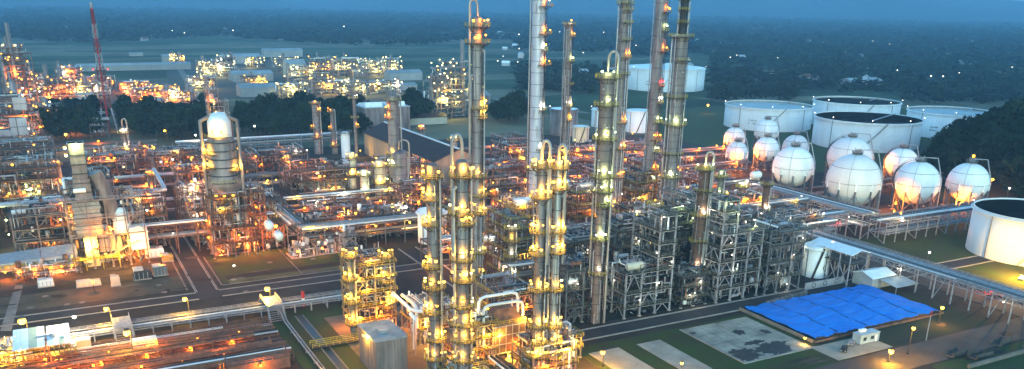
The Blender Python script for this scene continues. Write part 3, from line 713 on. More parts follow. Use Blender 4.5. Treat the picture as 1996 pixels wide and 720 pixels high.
col('grey column thicker in its upper half with white hooped pipes and greenish white lamps', 1160, 628, 140, 27, m_dusk,
    [(152, 0, 320, 2, 'green'), (206, 10, 340, 1, 'green'), (272, 10, 340, 3, 'green'), (345, 10, 200, 2, 'green'), (372, 30, 250, 2, 'green'), (400, 50, 160, 1, 'green'), (466, 10, 330, 2, 'green'), (533, 10, 330, 1, 'white')], colour='green', group='tall slender columns rising past the horizon', taper=(19, 395), pipes=((80, .4, 0, .97), (-70, .3, .2, .8), (100, .25, 0, .5)), neck=6, rings=14, power=140)
col('dark cage clad column rising behind the swaged column, its head above the picture', 1193, 470, -12, 19, m_dusk,
    [(8, 0, 300, 0), (20, 60, 140, 0), (45, 60, 130, 0), (78, 60, 130, 0), (112, 60, 130, 1, 'orange'), (145, 0, 300, 0), (240, 60, 160, 1, 'orange'), (290, 60, 180, 2, 'orange'), (345, 50, 180, 2, 'orange'), (400, 0, 280, 2)], group='tall slender columns rising past the horizon', pipes=((-75, .35, 0, 1.), (78, .35, 0, 1.), (45, .25, 0, .9)), rings=16)
col('mauve leaning looking column with small lit balconies and a red beacon along one edge', 1258, 450, -26, 21, m_lav,
    [(24, 65, 90, 1, 'orange', 2.2), (60, 65, 80, 1, 'green'), (100, 65, 90, 1, 'orange', 2.2), (168, 65, 80, 1, 'red'), (200, 65, 80, 1, 'white'), (238, 65, 120, 2, 'green'), (272, 65, 150, 3, 'orange', 2.2), (296, 65, 100, 1, 'green'), (330, 60, 130, 2, 'orange'), (352, 40, 140, 1, 'green')], group='tall slender columns rising past the horizon', pipes=((-86, .25, .0, 1.), (-60, .15, 0, .5)), rings=9, lad=80)
col('dark grey column with narrow caged neck and wide railed shoulder near the round gas tanks', 1296, 480, 66, 27, m_dusk,
    [(72, 0, 340, 0, 'white', 2.2), (118, 40, 120, 0), (190, 0, 330, 0, 'white', 1.6), (243, 10, 340, 3, 'green', 2.2), (300, 0, 300, 0), (345, 0, 200, 1, 'green')], group='tall slender columns rising past the horizon', pipes=((-78, .4, 0, 1.), (80, .3, 0, .7), (-40, .2, .3, 1.)), rings=18, colour='green')
x, y = G(1296, 480); zt = ZT(x, y, 66); zz = ZT(x, y, -30)
column('narrow caged vapour riser on the shoulder of the dark grey column', (x+.3, y), zz, 14*MPP(x, y, zt), m_dsteel, [(ZT(x, y, r), 20, 320, 0, 'white', 1.) for r in (0, 20, 45)], z0=zt-.5, rings=6, pipes=((-70, .3, 0, 1.), (75, .3, 0, 1.)), group='tall slender columns rising past the horizon')
col('brownish mauve column with dark ladder and orange lit flank before the dark roofed shed', 772, 398, 182, 22, m_lav,
    [(196, 20, 240, 0), (214, -60, 130, 1, 'orange'), (230, -60, 130, 2, 'orange'), (300, -20, 200, 1, 'amber')], pipes=((85, .5, 0, 1.),), rings=6, group='mid distance columns')
col('stout grey vessel with two white hooped pipes beside the brownish mauve column', 781, 400, 292, 33, m_lav,
    [(322, -60, 160, 2, 'green')], pipes=((60, .3, 0, .9),), neck=5, rings=4, group='mid distance columns', lad=None)
col('slim lavender column with orange lamps, thicker of the two before the dark trees', 620, 300, 196, 13, m_lav, [(202, 0, 300, 1, 'orange'), (218, 70, 120, 2, 'orange'), (250, -70, 120, 1, 'orange'), (268, 0, 200, 1, 'orange')], group='mid distance columns', pipes=((80, .5, 0, .95),))
col('short slim lavender column with orange lamps, thinner of the two before the dark trees', 652, 300, 212, 9, m_lav, [(218, -60, 160, 2, 'orange'), (252, -70, 120, 1, 'orange'), (285, -20, 200, 1, 'orange')], group='mid distance columns')
col('pink lavender stack with a white collar beside the grey block building', 695, 300, 186, 6.5, m_lav, [(192, 60, 200, 1, 'white'), (230, 0, 300, 0), (248, 60, 140, 1, 'orange')], group='mid distance columns', pipes=())
col('plain white upright silo between the lavender stacks', 676, 330, 256, 17, m_white, [(258, 0, 330, 0)], group='mid distance columns', pipes=(), rings=0, rail_m=m_grey)
for px, py, top, wp, c, lab in ((742, 392, 312, 20, 'amber', 'lit cream drum column under the dark roofed shed'), (712, 400, 330, 15, 'green', 'short vessel amid green lamps beside the cream drum column'), (690, 395, 296, 12, 'amber', 'narrow amber lit vessel under the white silo'), (846, 470, 402, 14, 'amber', 'short amber capped vessel in front of the white cylinder tank')):
    col(lab, px, py, top, wp, m_cream, [(top+12, 0, 320, 3, c), (top+45, 0, 250, 2, c)], group='mid distance columns', rings=3, power=300)
col('rust red column with a greenish lamp crown beside the lattice frame', 1352, 575, 318, 20, m_brown, [(330, 0, 320, 3, 'green'), (372, 0, 200, 0), (420, 20, 240, 1, 'white'), (470, 0, 300, 0), (522, 10, 300, 1, 'white')], group='mid distance columns', rings=10, neck=4, power=120)
col('plain brown stack in front of the foremost round gas tanks', 1482, 470, 352, 12, m_brown, [(360, 0, 300, 0), (410, 20, 240, 1, 'white')], group='mid distance columns', rings=5)
col('dark column wrapped in platforms between the amber columns and the twin columns', 996, 570, 440, 14, m_olive, [(446, 0, 330, 2, 'white'), (470, 0, 300, 1, 'amber'), (500, 0, 300, 1, 'white'), (535, 0, 300, 2, 'white')], group='mid distance columns', power=80)
col('short dark column behind the lattice frame with drums on its deck', 1265, 560, 395, 15, m_olive, [(400, 0, 330, 1, 'white'), (440, 0, 280, 0), (480, 0, 280, 1, 'white')], group='mid distance columns', power=70)
col('dark slim column with lit balconies behind the rust red column', 1392, 480, 330, 12, m_olive, [(345, 0, 300, 1, 'green'), (380, 0, 280, 1, 'green'), (430, 0, 280, 1, 'white')], group='mid distance columns', power=70)
col('yellow lit column at the corner of the open lattice with a hooded lamp', 690, 655, 490, 11, m_olive, [(500, 0, 320, 2), (545, -30, 280, 2), (590, -30, 280, 3), (630, 0, 280, 2)], group=NEAR, rings=5)
col('yellow capped column standing on the far corner of the amber lit lattice', 757, 640, 492, 11, m_olive, [(500, 0, 320, 2), (550, 20, 260, 1), (600, 20, 240, 2)], group=NEAR, rings=5)
for px, py, top, wp, c, mt, lab in ((1012, 475, 392, 15, 'amber', m_lav, 'grey lagged vessel behind the platform wrapped dark column'), (1226, 478, 402, 14, 'orange', m_cream, 'orange lit vessel between the swaged and mauve columns'), (1244, 400, 340, 12, 'orange', m_lav, 'slim vessel in the orange glow behind the mauve column'), (1132, 440, 372, 13, 'amber', m_lav, 'amber lit vessel left of the swaged column at mid height'.replace(' left of', ' beside')), (1322, 468, 385, 14, 'white', m_dusk, 'dusky vessel behind the rust red column'), (1440, 430, 352, 13, 'green', m_dusk, 'dusky vessel with a greenish lamp before the foremost sphere'), (962, 440, 366, 14, 'orange', m_rust, 'rusty drum column beside the very tall lavender column'), (560, 350, 300, 10, 'orange', m_lav, 'small vessel on the grey blue rack by the slim columns'), (352, 370, 322, 12, 'orange', m_lav, 'mauve vessel beside the pink lit block'), (250, 330, 248, 11, 'white', m_dusk, 'brownish column with a hooked pipe before the tree belt'), (884, 330, 262, 12, 'amber', m_pale, 'white vessel in the amber lights beyond the cream shed'), (822, 300, 240, 9, 'orange', m_lav, 'slim vessel behind the brown roof ridge'), (1012, 340, 288, 12, 'orange', m_lav, 'vessel amid orange specks beside the pale lavender column'), (1142, 352, 300, 12, 'orange', m_rust, 'rusty vessel amid orange specks beside the swaged column'), (120, 400, 310, 15, 'orange', m_lav, 'grey lagged vessel among stacked white pipes'), (60, 420, 330, 13, 'green', m_olive, 'olive vessel with greenish lamps at the lattice wall end'), (400, 420, 352, 12, 'orange', m_rust, 'rusty vessel beside the domed vessel frame'), (300, 400, 330, 12, 'orange', m_lav, 'grey vessel behind the thick white elbow pipe')):
    col(lab, px, py, top, wp, mt, [(top+12, 0, 300, 2, c), (top+40, 0, 260, 1, c)], group='upright vessels inside the unit', rings=4, power=220, neck=5 if 'hooked' in lab else 0, cat='vessel')
# ------------------------------------------------------------------ white domed regenerator vessel
x, y = G(452, 492); t = thing('regenerator', 'huge white domed vessel with banded mauve body and cone, raised on a steel frame', 'process vessel', x, y)
def zr(row): return ZT(x, y, row)
q = MPP(x, y, 45); r1, r2 = 22*q, 27*q
b = MB(); z1, z2, z3 = zr(218), zr(240), zr(266); b.lathe([(r1*math.cos(a), z2+(z1-z2)*math.sin(a)) for a in [i*math.pi/16 for i in range(8, -1, -1)]][::-1][0:0]+[(r1, z3), (r1, z2)]+[(max(.01, r1*math.cos(i*math.pi/16)), z2+(z1-z2)*math.sin(i*math.pi/16)) for i in range(1, 9)], 28); b.build('dome', m_white, t)
b = MB(); b.lathe([(r1*.5, zr(395)), (r2*1.25, zr(362)), (r2*1.25, zr(352)), (r2, zr(340)), (r2, zr(276)), (r1, z3)], 28); b.build('body', m_lav, t)
b = MB()
for rw in (276, 292, 308, 324, 340): b.lathe([(r2, zr(rw)-.2), (r2+.3, zr(rw)-.2), (r2+.3, zr(rw)+.2), (r2, zr(rw)+.2)], 28)
b.build('band', m_dsteel, t)
cd = camdir(x, y)
for rw, a, c, n in ((264, -10, 'amber', 2), (298, -60, 'amber', 2), (325, -70, 'amber', 2), (330, 60, 'amber', 1), (385, -20, 'orange', 3), (352, 0, 'white', 0)):
    rr = r2*1.05; zz = zr(rw); an = cd+RAD(a); b = MB(); b.lathe([(rr, zz-.15), (rr+1.8, zz-.15), (rr+1.8, zz), (rr, zz)], 8, (0, 0, 0), 0, an-.7, an+.7, False); p = b.build('platform', m_grate, t)
    b = MB(); railing(b, [((rr+1.8)*math.cos(an-.7+.2*i), (rr+1.8)*math.sin(an-.7+.2*i)) for i in range(8)], zz, 1.2); b.build('railing', m_yellow, p)
    for i in range(n): an2 = an+(i-.5)*.5; lamp(p, ((rr+1)*math.cos(an2), (rr+1)*math.sin(an2), zz+2), c, .55)
    if n: light(p, ((rr+2)*math.cos(an), (rr+2)*math.sin(an), zz+1.6), c, 500)
for a in (75, -80, 140):
    an = cd+RAD(a); MB().tube([((r2+1.6)*math.cos(an), (r2+1.6)*math.sin(an), 0), ((r2+1.6)*math.cos(an), (r2+1.6)*math.sin(an), zr(235)), (r1*.7*math.cos(an), r1*.7*math.sin(an), zr(226))], .8, 10).build('riser_pipe', m_lav, t)
MB().lathe([(1.8, 0), (1.8, zr(392)), (r1*.5, zr(388))], 16).build('standpipe', m_lav, t)
b = MB(); ladder(b, ((r2+.6)*math.cos(cd+1.25), (r2+.6)*math.sin(cd+1.25)), zr(385), zr(262), cd+1.25); b.build('ladder', m_dsteel, t)
X0, Y0 = x, y
frame('rusty frame carrying the white domed vessel, orange lit on its lower floors', x-8, y-7, 17, 16, (6, 12, 18.5, 25), 2, 2, m_brown, [(-.05, .3, 8, 'orange', 500), (-.05, .4, 14.5, 'orange', 500), (.3, -.05, 20.5, 'amber', 400), (.6, -.05, 9, 'orange', 500), (1.03, .1, 4, 'orange', 400), (.2, -.05, 3, 'orange', 300)], 170, wm=(2, 3, 4, 1, 2, 1), rail=m_rust)
x, y = G(500, 490)
frame('orange lit lattice tower with ladder pipes next to the domed vessel', x-4, y, 9, 12, (5, 10, 15, 20, 25), 1, 2, m_brown, [(.1, -.08, 7, 'orange', 400), (.5, -.08, 12, 'orange', 300), (.1, -.08, 3, 'orange', 400), (.6, -.08, 19, 'orange', 300)], 130, wm=(2, 3, 4, 1, 2, 1), rail=m_rust)
frame('tall pinkish reactor structure rising behind the white dome', *(lambda p: (p[0]-6, p[1]))(G(436, 300)), 12, 14, (10, 18, 26, 34), 2, 2, m_lav, [(.2, -.05, 36, 'orange', 700, .7), (.8, -.05, 20, 'white', 500, .7), (.3, -.05, 28, 'amber', 600, .7)], 60, high=(0, 1, (42, 50)), wm=(3, 2, 3, 2, 1, 1), rail=m_steel)
# ------------------------------------------------------------------ front row of frames along the dark road
frame('galvanised lattice frame with two drums on its deck and a tall tower corner', 160, 217.5, 19, 15, (3.6, 8.6, 15.5), 3, 2, m_steel, [(.3, -.03, 6, 'white', 25, .2), (.7, -.03, 11, 'white', 25, .2), (.95, -.03, 18, 'white', 40, .22), (.6, -.04, 22, 'white', 40, .22), (.7, -.04, 34, 'white', 40, .22), (-.03, .4, 12, 'white', 40, .22)], 120, True, high=(2, 3, (20, 24.5, 29, 34)), wm=(2, 3, 1, .5, 6, 4), pt=.5)
drum('cream horizontal drum on the deck of the galvanised lattice frame', 164.5, 219.5, 15.6, 5.5, 1.3, 'x', m_cream)
drum('grey blue horizontal drum beside the cream one on the lattice deck', 167, 224.5, 15.6, 6, 1.05, 'x', m_silver)
frame('tall blue grey lattice frame with dense green lit floors, behind the blue tarpaulin', 199, 216.5, 19, 15, (5, 10, 15, 20, 25), 3, 2, m_steel, [(.1, -.04, 36, 'green', 60, .28), (.3, -.04, 32, 'green', 40, .24), (.75, -.04, 27, 'green', 60, .28), (.5, -.04, 29, 'white', 40, .24), (.4, -.04, 12, 'white', 25, .2), (.25, -.04, 17.5, 'white', 25, .2), (.2, -.04, 22, 'white', 30, .22), (.9, .2, 28, 'white', 30, .24)], 150, True, high=(0, 1, (29, 33, 37)), wm=(2, 3, 1, .5, 6, 4), pt=.5)
frame('small frame with a yellow railed balcony beside the swaged column', 139, 221, 13, 12, (6, 12, 18), 2, 2, m_grey, [(.8, -.04, 7.5, 'white', 30, .22), (.3, -.04, 14, 'white', 40, .22)], 110, True, wm=(2, 3, 1, .5, 6, 4))
frame('low dark skid frame with small white lamps at the foot of the rust red column', 184, 217.5, 11, 9, (3.2, 7.5, 11), 2, 1, m_dsteel, [(.5, -.05, 5, 'white', 40, .22), (.3, -.05, 4.6, 'white', 30, .2), (.7, -.05, 9, 'white', 40, .22)], 80, True, wm=(2, 3, 1, .5, 6, 4))
frame('dark blue lattice frame with thin posts beside the white cylinder tank', 221.5, 216, 17, 18, (6, 12, 18, 23), 3, 2, m_grey, [(.3, -.04, 8, 'white', 30, .22), (.7, -.04, 14, 'white', 30, .22), (.6, -.04, 3, 'white', 30, .2), (.9, -.04, 20, 'white', 30, .22)], 130, wm=(3, 4, 1, 1, 3, 4))
frame('dim lattice bay standing behind the white cylinder tank', 243, 232, 17, 16, (6, 12, 17), 2, 2, m_grey, [(.5, -.04, 13, 'white', 40, .24), (.2, -.04, 8, 'white', 40, .24)], 100, wm=(3, 4, 1, 1, 3, 4))
frame('dark pipe filled frame set back between the swaged column and the drum deck', 148, 236, 16, 16, (6, 12, 18, 23), 2, 2, m_dsteel, [(.5, -.04, 20, 'white', 50, .24), (.3, -.04, 13, 'white', 40, .24)], 130, wm=(2, 3, 1, .5, 6, 4))
frame('dark frame set back behind the galvanised lattice frame', 170, 238, 18, 16, (6, 12, 18, 24), 2, 2, m_dsteel, [(.5, -.04, 20, 'white', 60, .24), (.8, -.04, 26, 'amber', 160, .3)], 140, wm=(2, 3, 1, .5, 6, 4))
frame('dark frame set back behind the tall blue grey lattice frame', 194, 238, 18, 16, (6, 12, 18, 24, 29), 2, 2, m_dsteel, [(.5, -.04, 26, 'green', 70, .26), (.2, -.04, 31, 'green', 80, .28)], 140, wm=(2, 3, 1, .5, 6, 4))
# interior of the unit: amber and white lit frames, from near to far
INT = [
 (140, 262, 20, 18, 18, 'amber', 'brown pipe frame with a white drum behind the amber columns'),
 (165, 262, 22, 18, 16, 'white', 'blue grey pipe frame behind the drum deck lattice'),
 (192, 262, 20, 18, 22, 'orange', 'orange glowing pipe frame between the swaged column and the mauve column'),
 (218, 260, 20, 18, 20, 'green', 'green lamp dotted pipe frame behind the rust red column'),
 (243, 258, 22, 18, 16, 'white', 'grey pipe frame before the foremost round gas tanks'),
 (270, 256, 22, 18, 13, 'white', 'low grey pipe frame beside the long pipe bridge elbow'),
 (140, 305, 20, 20, 14, 'orange', 'low orange lit pump frame behind the head of the dark platform column'),
 (166, 306, 22, 20, 18, 'amber', 'amber lit pipe frame at the foot of the tall pale lavender column'),
 (196, 306, 22, 20, 22, 'orange', 'fiery orange lit exchanger frame behind the swaged column'),
 (226, 304, 22, 20, 20, 'orange', 'orange lit frame between the mauve column and the shouldered column'),
 (254, 300, 22, 20, 15, 'white', 'blue lit pipe frame behind the green dotted frame'),
 (282, 296, 22, 20, 12, 'orange', 'red floored low frame beside the foremost round gas tanks'),
 (175, 352, 22, 22, 18, 'orange', 'orange lit frame behind the tall pale lavender column'),
 (206, 352, 22, 22, 15, 'amber', 'amber speckled frame at the foot of the dark rusty column'),
 (238, 350, 22, 22, 18, 'orange', 'orange lamp frame behind the mauve column foot'),
 (268, 348, 22, 22, 14, 'orange', 'brown frame between the shouldered column and the peach lit spheres'),
 (300, 346, 22, 22, 11, 'orange', 'low brown manifold frame before the peach lit spheres'),
 (196, 402, 26, 22, 16, 'orange', 'brown orange frame behind the long dark roofed shed end'),
 (232, 400, 26, 22, 14, 'orange', 'brown orange frame before the small bright yellow tank'),
 (270, 398, 26, 22, 14, 'orange', 'rusty frame below the orange lit white tank'),
 (310, 396, 26, 22, 12, 'orange', 'rusty low frame beside the smallest peach lit sphere'),
 (240, 452, 30, 24, 14, 'orange', 'wide orange speckled frame before the grey twin tanks'),
 (285, 450, 30, 24, 12, 'orange', 'wide orange speckled frame at the foot of the bright yellow tank'),
 (330, 446, 28, 24, 11, 'orange', 'wide low frame behind the peach lit spheres'),
]
for i, (x, y, sx, sy, h, c, lab) in enumerate(INT):
    rn = random.Random(i+50); lv = [h*(k+1)/max(2, round(h/5)) for k in range(max(2, round(h/5)))]
    pw = {'white': 110, 'green': 110, 'amber': 380, 'orange': 520}[c]; lm = []
    for k in range(9):
        fx, fy = rn.uniform(0, 1), rn.choice((-.03, -.03, rn.uniform(.1, .9))); z = rn.choice(lv)+2
        cc = c if rn.random() < .75 else rn.choice(('amber', 'white', 'orange'))
        lm.append((fx, fy, z, cc, pw if k < 4 else 0, rn.choice((.3, .38, .45))))
    hi = (0, 1, (lv[-1]+4, lv[-1]+8)) if i % 3 == 0 else None
    frame(lab, x, y, sx, sy, lv, 3 if i < 6 else 2, 2, m_brown if c in ('orange', 'amber') else m_grey, lm, 150 if y < 340 else 100, high=hi, wm=(3, 4, 3, 1, 2, 2) if c in ('orange', 'amber') else (4, 4, 1, 1, 3, 3), rail=None if y < 340 else m_steel, boxes=16)
for lab, x, y, z, L, r, ax, mt in (
  ('white round ended drum atop the brown pipe frame', *G(1015, 400, 19), 18.2, 4, 1.5, 'x', m_white),
  ('white bullet drum on legs beside the pink pipe manifold', *G(524, 440, 14), 12, 3.5, 1.7, 'y', m_white),
  ('white bullet drum glowing from the big orange flood lamp', *G(543, 462, 11), 9.5, 3.5, 1.6, 'y', m_white),
  ('small white drum behind the blue lit frame top', *G(1473, 345, 16), 14.5, 4.5, 1.9, 'x', m_white),
  ('small white egg drum on the ground by the tarpaulin', *G(1528, 550, 1.5), 0, 2.4, 1.3, 'x', m_white),
  ('grey exchanger shell on the top of the orange exchanger frame', 204, 312, 22.3, 7, 1.2, 'x', m_silver),
  ('white exchanger drum on the amber lit pipe frame', 172, 312, 18.3, 7, 1.3, 'x', m_white),
  ('brown exchanger drum on the orange glowing pipe frame', 198, 268, 22.3, 7, 1.3, 'x', m_rust),
  ('small white drum standing in the small frame with the yellow balcony', 143, 224, 12.2, 3, 1.1, 'x', m_white)):
    drum(lab, x, y, z, L, r, ax, mt)
frame('rusty pedestal frame under the white bullet drums', *(lambda p: (p[0]-3, p[1]))(G(528, 488)), 9, 12, (5, 9.4), 1, 1, m_brown, [(.6, -.2, 10.8, 'orange', 1600, .8), (.2, .9, 7, 'orange', 300, .4)], 50, wm=(2, 2, 4, 1, 2, 1), rail=m_rust)
# ------------------------------------------------------------------ spheres and tanks
for lab, px, py, rc, rp, cl in (
  ('white gas sphere on braced legs, closest to the plain brown stack', 1537, 396, 325, 39, None),
  ('biggest white gas sphere on braced legs, above the pipe bridge elbow', 1653, 420, 352, 51, None),
  ('white gas sphere with a stairway arcing up its flank and a warm blush below', 1778, 408, 357, 42, ('orange', -30, 5, 5)),
  ('white gas sphere glowing orange underneath beside the big lone tank', 1877, 405, 356, 38, ('orange', -10, 3, .5)),
  ('small peach lit gas sphere with a yellow glow at its foot', 1433, 330, 297, 21, ('orange', 0, 3)),
  ('peach lit gas sphere between the yellow footed one and the foremost sphere', 1490, 328, 291, 24, ('orange', -60, 6)),
  ('white gas sphere mostly hidden behind the biggest sphere, with stair and pipes on top', 1648, 362, 311, 43, None),
  ('dim peach gas sphere between the hidden sphere and the one with the arcing stairway', 1750, 362, 320, 31, ('orange', -60, 12)),
  ('white gas sphere cap behind the sphere closest to the brown stack', 1546, 322, 288, 25, None),
  ('pinkish gas sphere behind the yellow footed one', 1428, 306, 268, 20, ('orange', -60, 8)),
  ('bluish gas sphere with a dark railed top below the pale green tank', 1490, 292, 256, 23, None)):
    sphere(lab, G(px, py), rc, rp, cl, 2600 if py > 350 else 2300, -60 if 'arcing' in lab or 'hidden' in lab else 215)
for px, py, z, lab in ((1898, 304, 0, 'crowning the sphere beside the lone tank'), (1935, 350, 0, 'on a pole between the glowing sphere and the lone tank')):
    street_lamp('orange lamp '+lab, px, py, 22 if py < 320 else 12, 'orange', 1800)
tank('huge white tank with an open dark top, in front of the other storage tanks', G(1684, 282), 98, 229)
tank('huge pale green white tank nearest the peach lit spheres', G(1494, 246), 82, 204, 'pale')
tank('huge white tank behind the mauve and shouldered columns, alone in the green field', G(1292, 172), 78, 131, 'cone', 6)
tank('huge white tank half hidden behind the open topped tank', G(1663, 244), 80, 196, 'dark')
tank('huge pale tank between the open topped tank and the wooded mound', G(1848, 262), 80, 216, 'pale')
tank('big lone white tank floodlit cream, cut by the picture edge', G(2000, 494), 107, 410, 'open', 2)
street_lamp('sodium floodlight on a pole washing the big lone tank', 0, 0, 9, 'amber', 22000, xy=G(2002, 545, 0))
street_lamp('white lamp on a thin pole behind the rim of the big lone tank', 1968, 367, 16, 'white', 300, r=.35)
tank('small white cylinder tank with a spiral stair beside the dark blue lattice frame', G(1586, 536), 24, 478, 'cone', 2, group='small tanks inside the plant')
tank('white cylinder tank half hidden behind the foremost slim column', G(843, 470), 28, 410, 'cone', 0, group='small tanks inside the plant')
tank('grey twin tank beside the dark rusty column', G(1098, 262), 27, 212, 'cone', 1, m_lav, group='small tanks inside the plant')
tank('bright yellow lit tank below the grey twin tank', G(1131, 276), 16, 246, 'cone', 0, m_cream, group='small tanks inside the plant'); flood('amber flood lamp yellowing the small tank', *G(1120, 292), 7, 'amber', 3000)
tank('white flat tank partly behind the swaged column', G(1172, 246), 20, 212, 'cone', 1, group='small tanks inside the plant')
tank('white tank washed orange at its foot beside the mauve column', G(1243, 256), 24, 215, 'cone', 1, group='small tanks inside the plant'); flood('orange flood lamp at the foot of the washed white tank', *G(1232, 276), 6, 'orange', 4000)
# ------------------------------------------------------------------ pipe racks
rack('wide rack of large silver pipes running from the elbow past the white cylinder tank', 'x', 84, 146, 338, 10, (5.5, 10), 9, 9, m_grey, [(.07, -.05, 11.5, 'amber', 260), (.5, -.05, 9, 'amber', 260), (.75, -.05, 9, 'amber', 200), (.95, -.05, 11, 'amber', 260)], big=((.25, 10.2, .75, m_silver), (.6, 10.2, .5, m_silver)), seed=3)
rack('stepped silver rack leading away from the elbow toward the domed vessel', 'y', 349, 440, 80, 10, (6, 10.5), 9, 9, m_grey, [(.2, -.1, 11.5, 'amber', 260), (.6, -.1, 11.5, 'amber', 300), (.85, .5, 12, 'amber', 260)], big=((.3, 10.8, .55, m_silver),), seed=5)
rack('grey blue rack with paired pipe loops under the slim lavender columns', 'x', 66, 140, 452, 11, (7, 11.5), 9, 10, m_grey, [(.4, .1, 9, 'amber', 260), (.46, .1, 9, 'amber', 0), (.8, .1, 13, 'amber', 400)], seed=6)
rack('long blue grey rack in front of the dark tree belt', 'x', 70, 186, 596, 9, (6, 9), 8, 12, m_steel, [(.1, .1, 14, 'white', 300, .5)], big=((.5, 9.2, .55, m_white),), seed=7)
rack('truss pipe bridge crossing over the fenced road', 'x', 14, 78, 361, 8, (7.5, 12.5), 7, 8, m_brown, [(.35, -.05, 9, 'white', 30, .22)], truss=2.2, seed=8)
rack('long rack carrying a fat pale pipe behind the pipe bridge', 'x', 20, 70, 415, 8, (6, 10), 7, 9, m_brown, [(.3, -.05, 12, 'orange', 500), (.7, -.05, 8, 'orange', 500)], big=((.5, 10.2, .7, m_pale),), seed=9)
rack('orange lit rack behind the heat recovery stack', 'x', -60, 70, 470, 9, (7, 12), 8, 10, m_brown, [(.2, -.05, 9, 'orange', 700), (.45, -.05, 14, 'orange', 700), (.6, -.05, 14, 'green', 500), (.75, -.05, 9, 'orange', 700), (.9, -.05, 14, 'orange', 700)], big=((.3, 12.2, .6, m_pale),), seed=10)
rack('main rack behind the front row of lattice frames', 'x', 136, 300, 254, 7, (7, 11), 7, 9, m_grey, [(.2, -.05, 12.5, 'amber', 160), (.45, -.05, 12.5, 'white', 80), (.7, -.05, 12.5, 'white', 80)], seed=11)
rack('amber lit rack crossing the middle of the process unit', 'x', 136, 320, 288, 10, (7, 11.5), 9, 10, m_grey, [(i/9+.05, -.05, 13, 'amber' if i % 3 else 'white', 260) for i in range(9)], big=((.4, 11.8, .5, m_silver),), seed=12)
rack('orange lit rack behind the fiery exchanger frame', 'x', 150, 330, 333, 10, (7, 11.5), 9, 10, m_brown, [(i/9+.05, -.05, 13, 'orange' if i % 4 else 'white', 420) for i in range(9)], big=((.4, 11.8, .5, m_silver),), seed=13)
rack('orange speckled rack ahead of the peach lit spheres', 'x', 170, 370, 384, 10, (6, 10.5), 8, 11, m_brown, [(i/9+.05, -.05, 12, 'orange', 520, .45) for i in range(9)], big=((.4, 10.8, .55, m_silver),), seed=14)
rack('farthest orange speckled rack, before the grey twin tanks', 'x', 195, 400, 432, 10, (6, 10), 8, 11, m_brown, [(i/10+.05, -.05, 12, 'orange', 650, .5) for i in range(10)], big=((.5, 10.2, .6, m_silver),), seed=15)
rack('two level blue pipe bridge in front of the foremost gas spheres', 'y', 256, 330, 318, 10, (6.5, 11.5), 9, 8, m_steel, [(.5, -.05, 13, 'white', 60, .26), (.1, -.05, 9, 'white', 60, .26)], truss=1.6, rail=True, seed=16, pm=(4, 6, 0, 2, 1, 4))
rack('two level blue pipe bridge running beside the gas sphere legs to the lone tank', 'x', 322, 400, 246, 9, (4.5, 9.5), 8, 7, m_steel, [(.12, .1, 13, 'amber', 160), (.14, .1, 10.5, 'white', 160)], truss=1.5, rail=True, seed=17, pm=(4, 6, 0, 2, 1, 4))
rack('cross rack feeding the gas spheres', 'x', 340, 470, 322, 6, (4, 7), 6, 9, m_brown, [(.3, -.05, 8, 'orange', 400), (.7, -.05, 8, 'orange', 400)], seed=18)
rack('blue grey rack knot of pipes behind the white roofed walkway', 'x', 262, 322, 262, 9, (6, 10.5), 9, 7, m_steel, [(.4, -.05, 12, 'white', 60, .26), (.8, -.05, 7.5, 'red', 90, .3)], rail=True, seed=19, pm=(4, 6, 1, 2, 1, 4))
rack('long raised blue grey pipe trestle on tall legs beside the dusty road', 'y', 120, 252, 275, 8.5, (9,), 10, 7.5, m_steel, [(.3, -.05, 7, 'white', 30, .2), (.62, -.05, 7, 'white', 30, .2)], truss=2., rail=True, seed=20, pm=(4, 6, 0, 2, 1, 4), rr=(.2, .28, .36, .42))
rack('low brown pipe track beyond the long trestle', 'y', 120, 250, 305, 6, (1.2,), 7, 9, m_brown, (), seed=21, pm=(2, 2, 4, 0, 1, 1))
rack('low pipe track under the dark wall of tree belt and flare', 'x', -60, 60, 620, 8, (5, 8), 7, 12, m_brown, [(.3, 0, 10, 'orange', 700, .5), (.7, 0, 10, 'orange', 700, .5)], seed=22)
for i, (a0, a1, c, lab, cl) in enumerate(((124, 150, 300, 'short red lit rack beside the white cylinder tank', 'orange'), (90, 135, 375, 'low orange lit rack behind the large silver pipes', 'orange'), (92, 150, 400, 'amber lit rack in front of the stout grey vessel', 'amber'), (140, 190, 470, 'amber speckled rack beside the dark roofed shed', 'orange'), (190, 260, 500, 'orange lit rack beyond the dark roofed shed', 'orange'))):
    rack(lab, 'x', a0, a1, c, 9, (5.5, 9.5), 8, 9, m_brown, [(.1+.2*k, -.05, 11-(k % 2)*4, cl if k != 2 else 'white', 380, .42) for k in range(5)], seed=30+i)
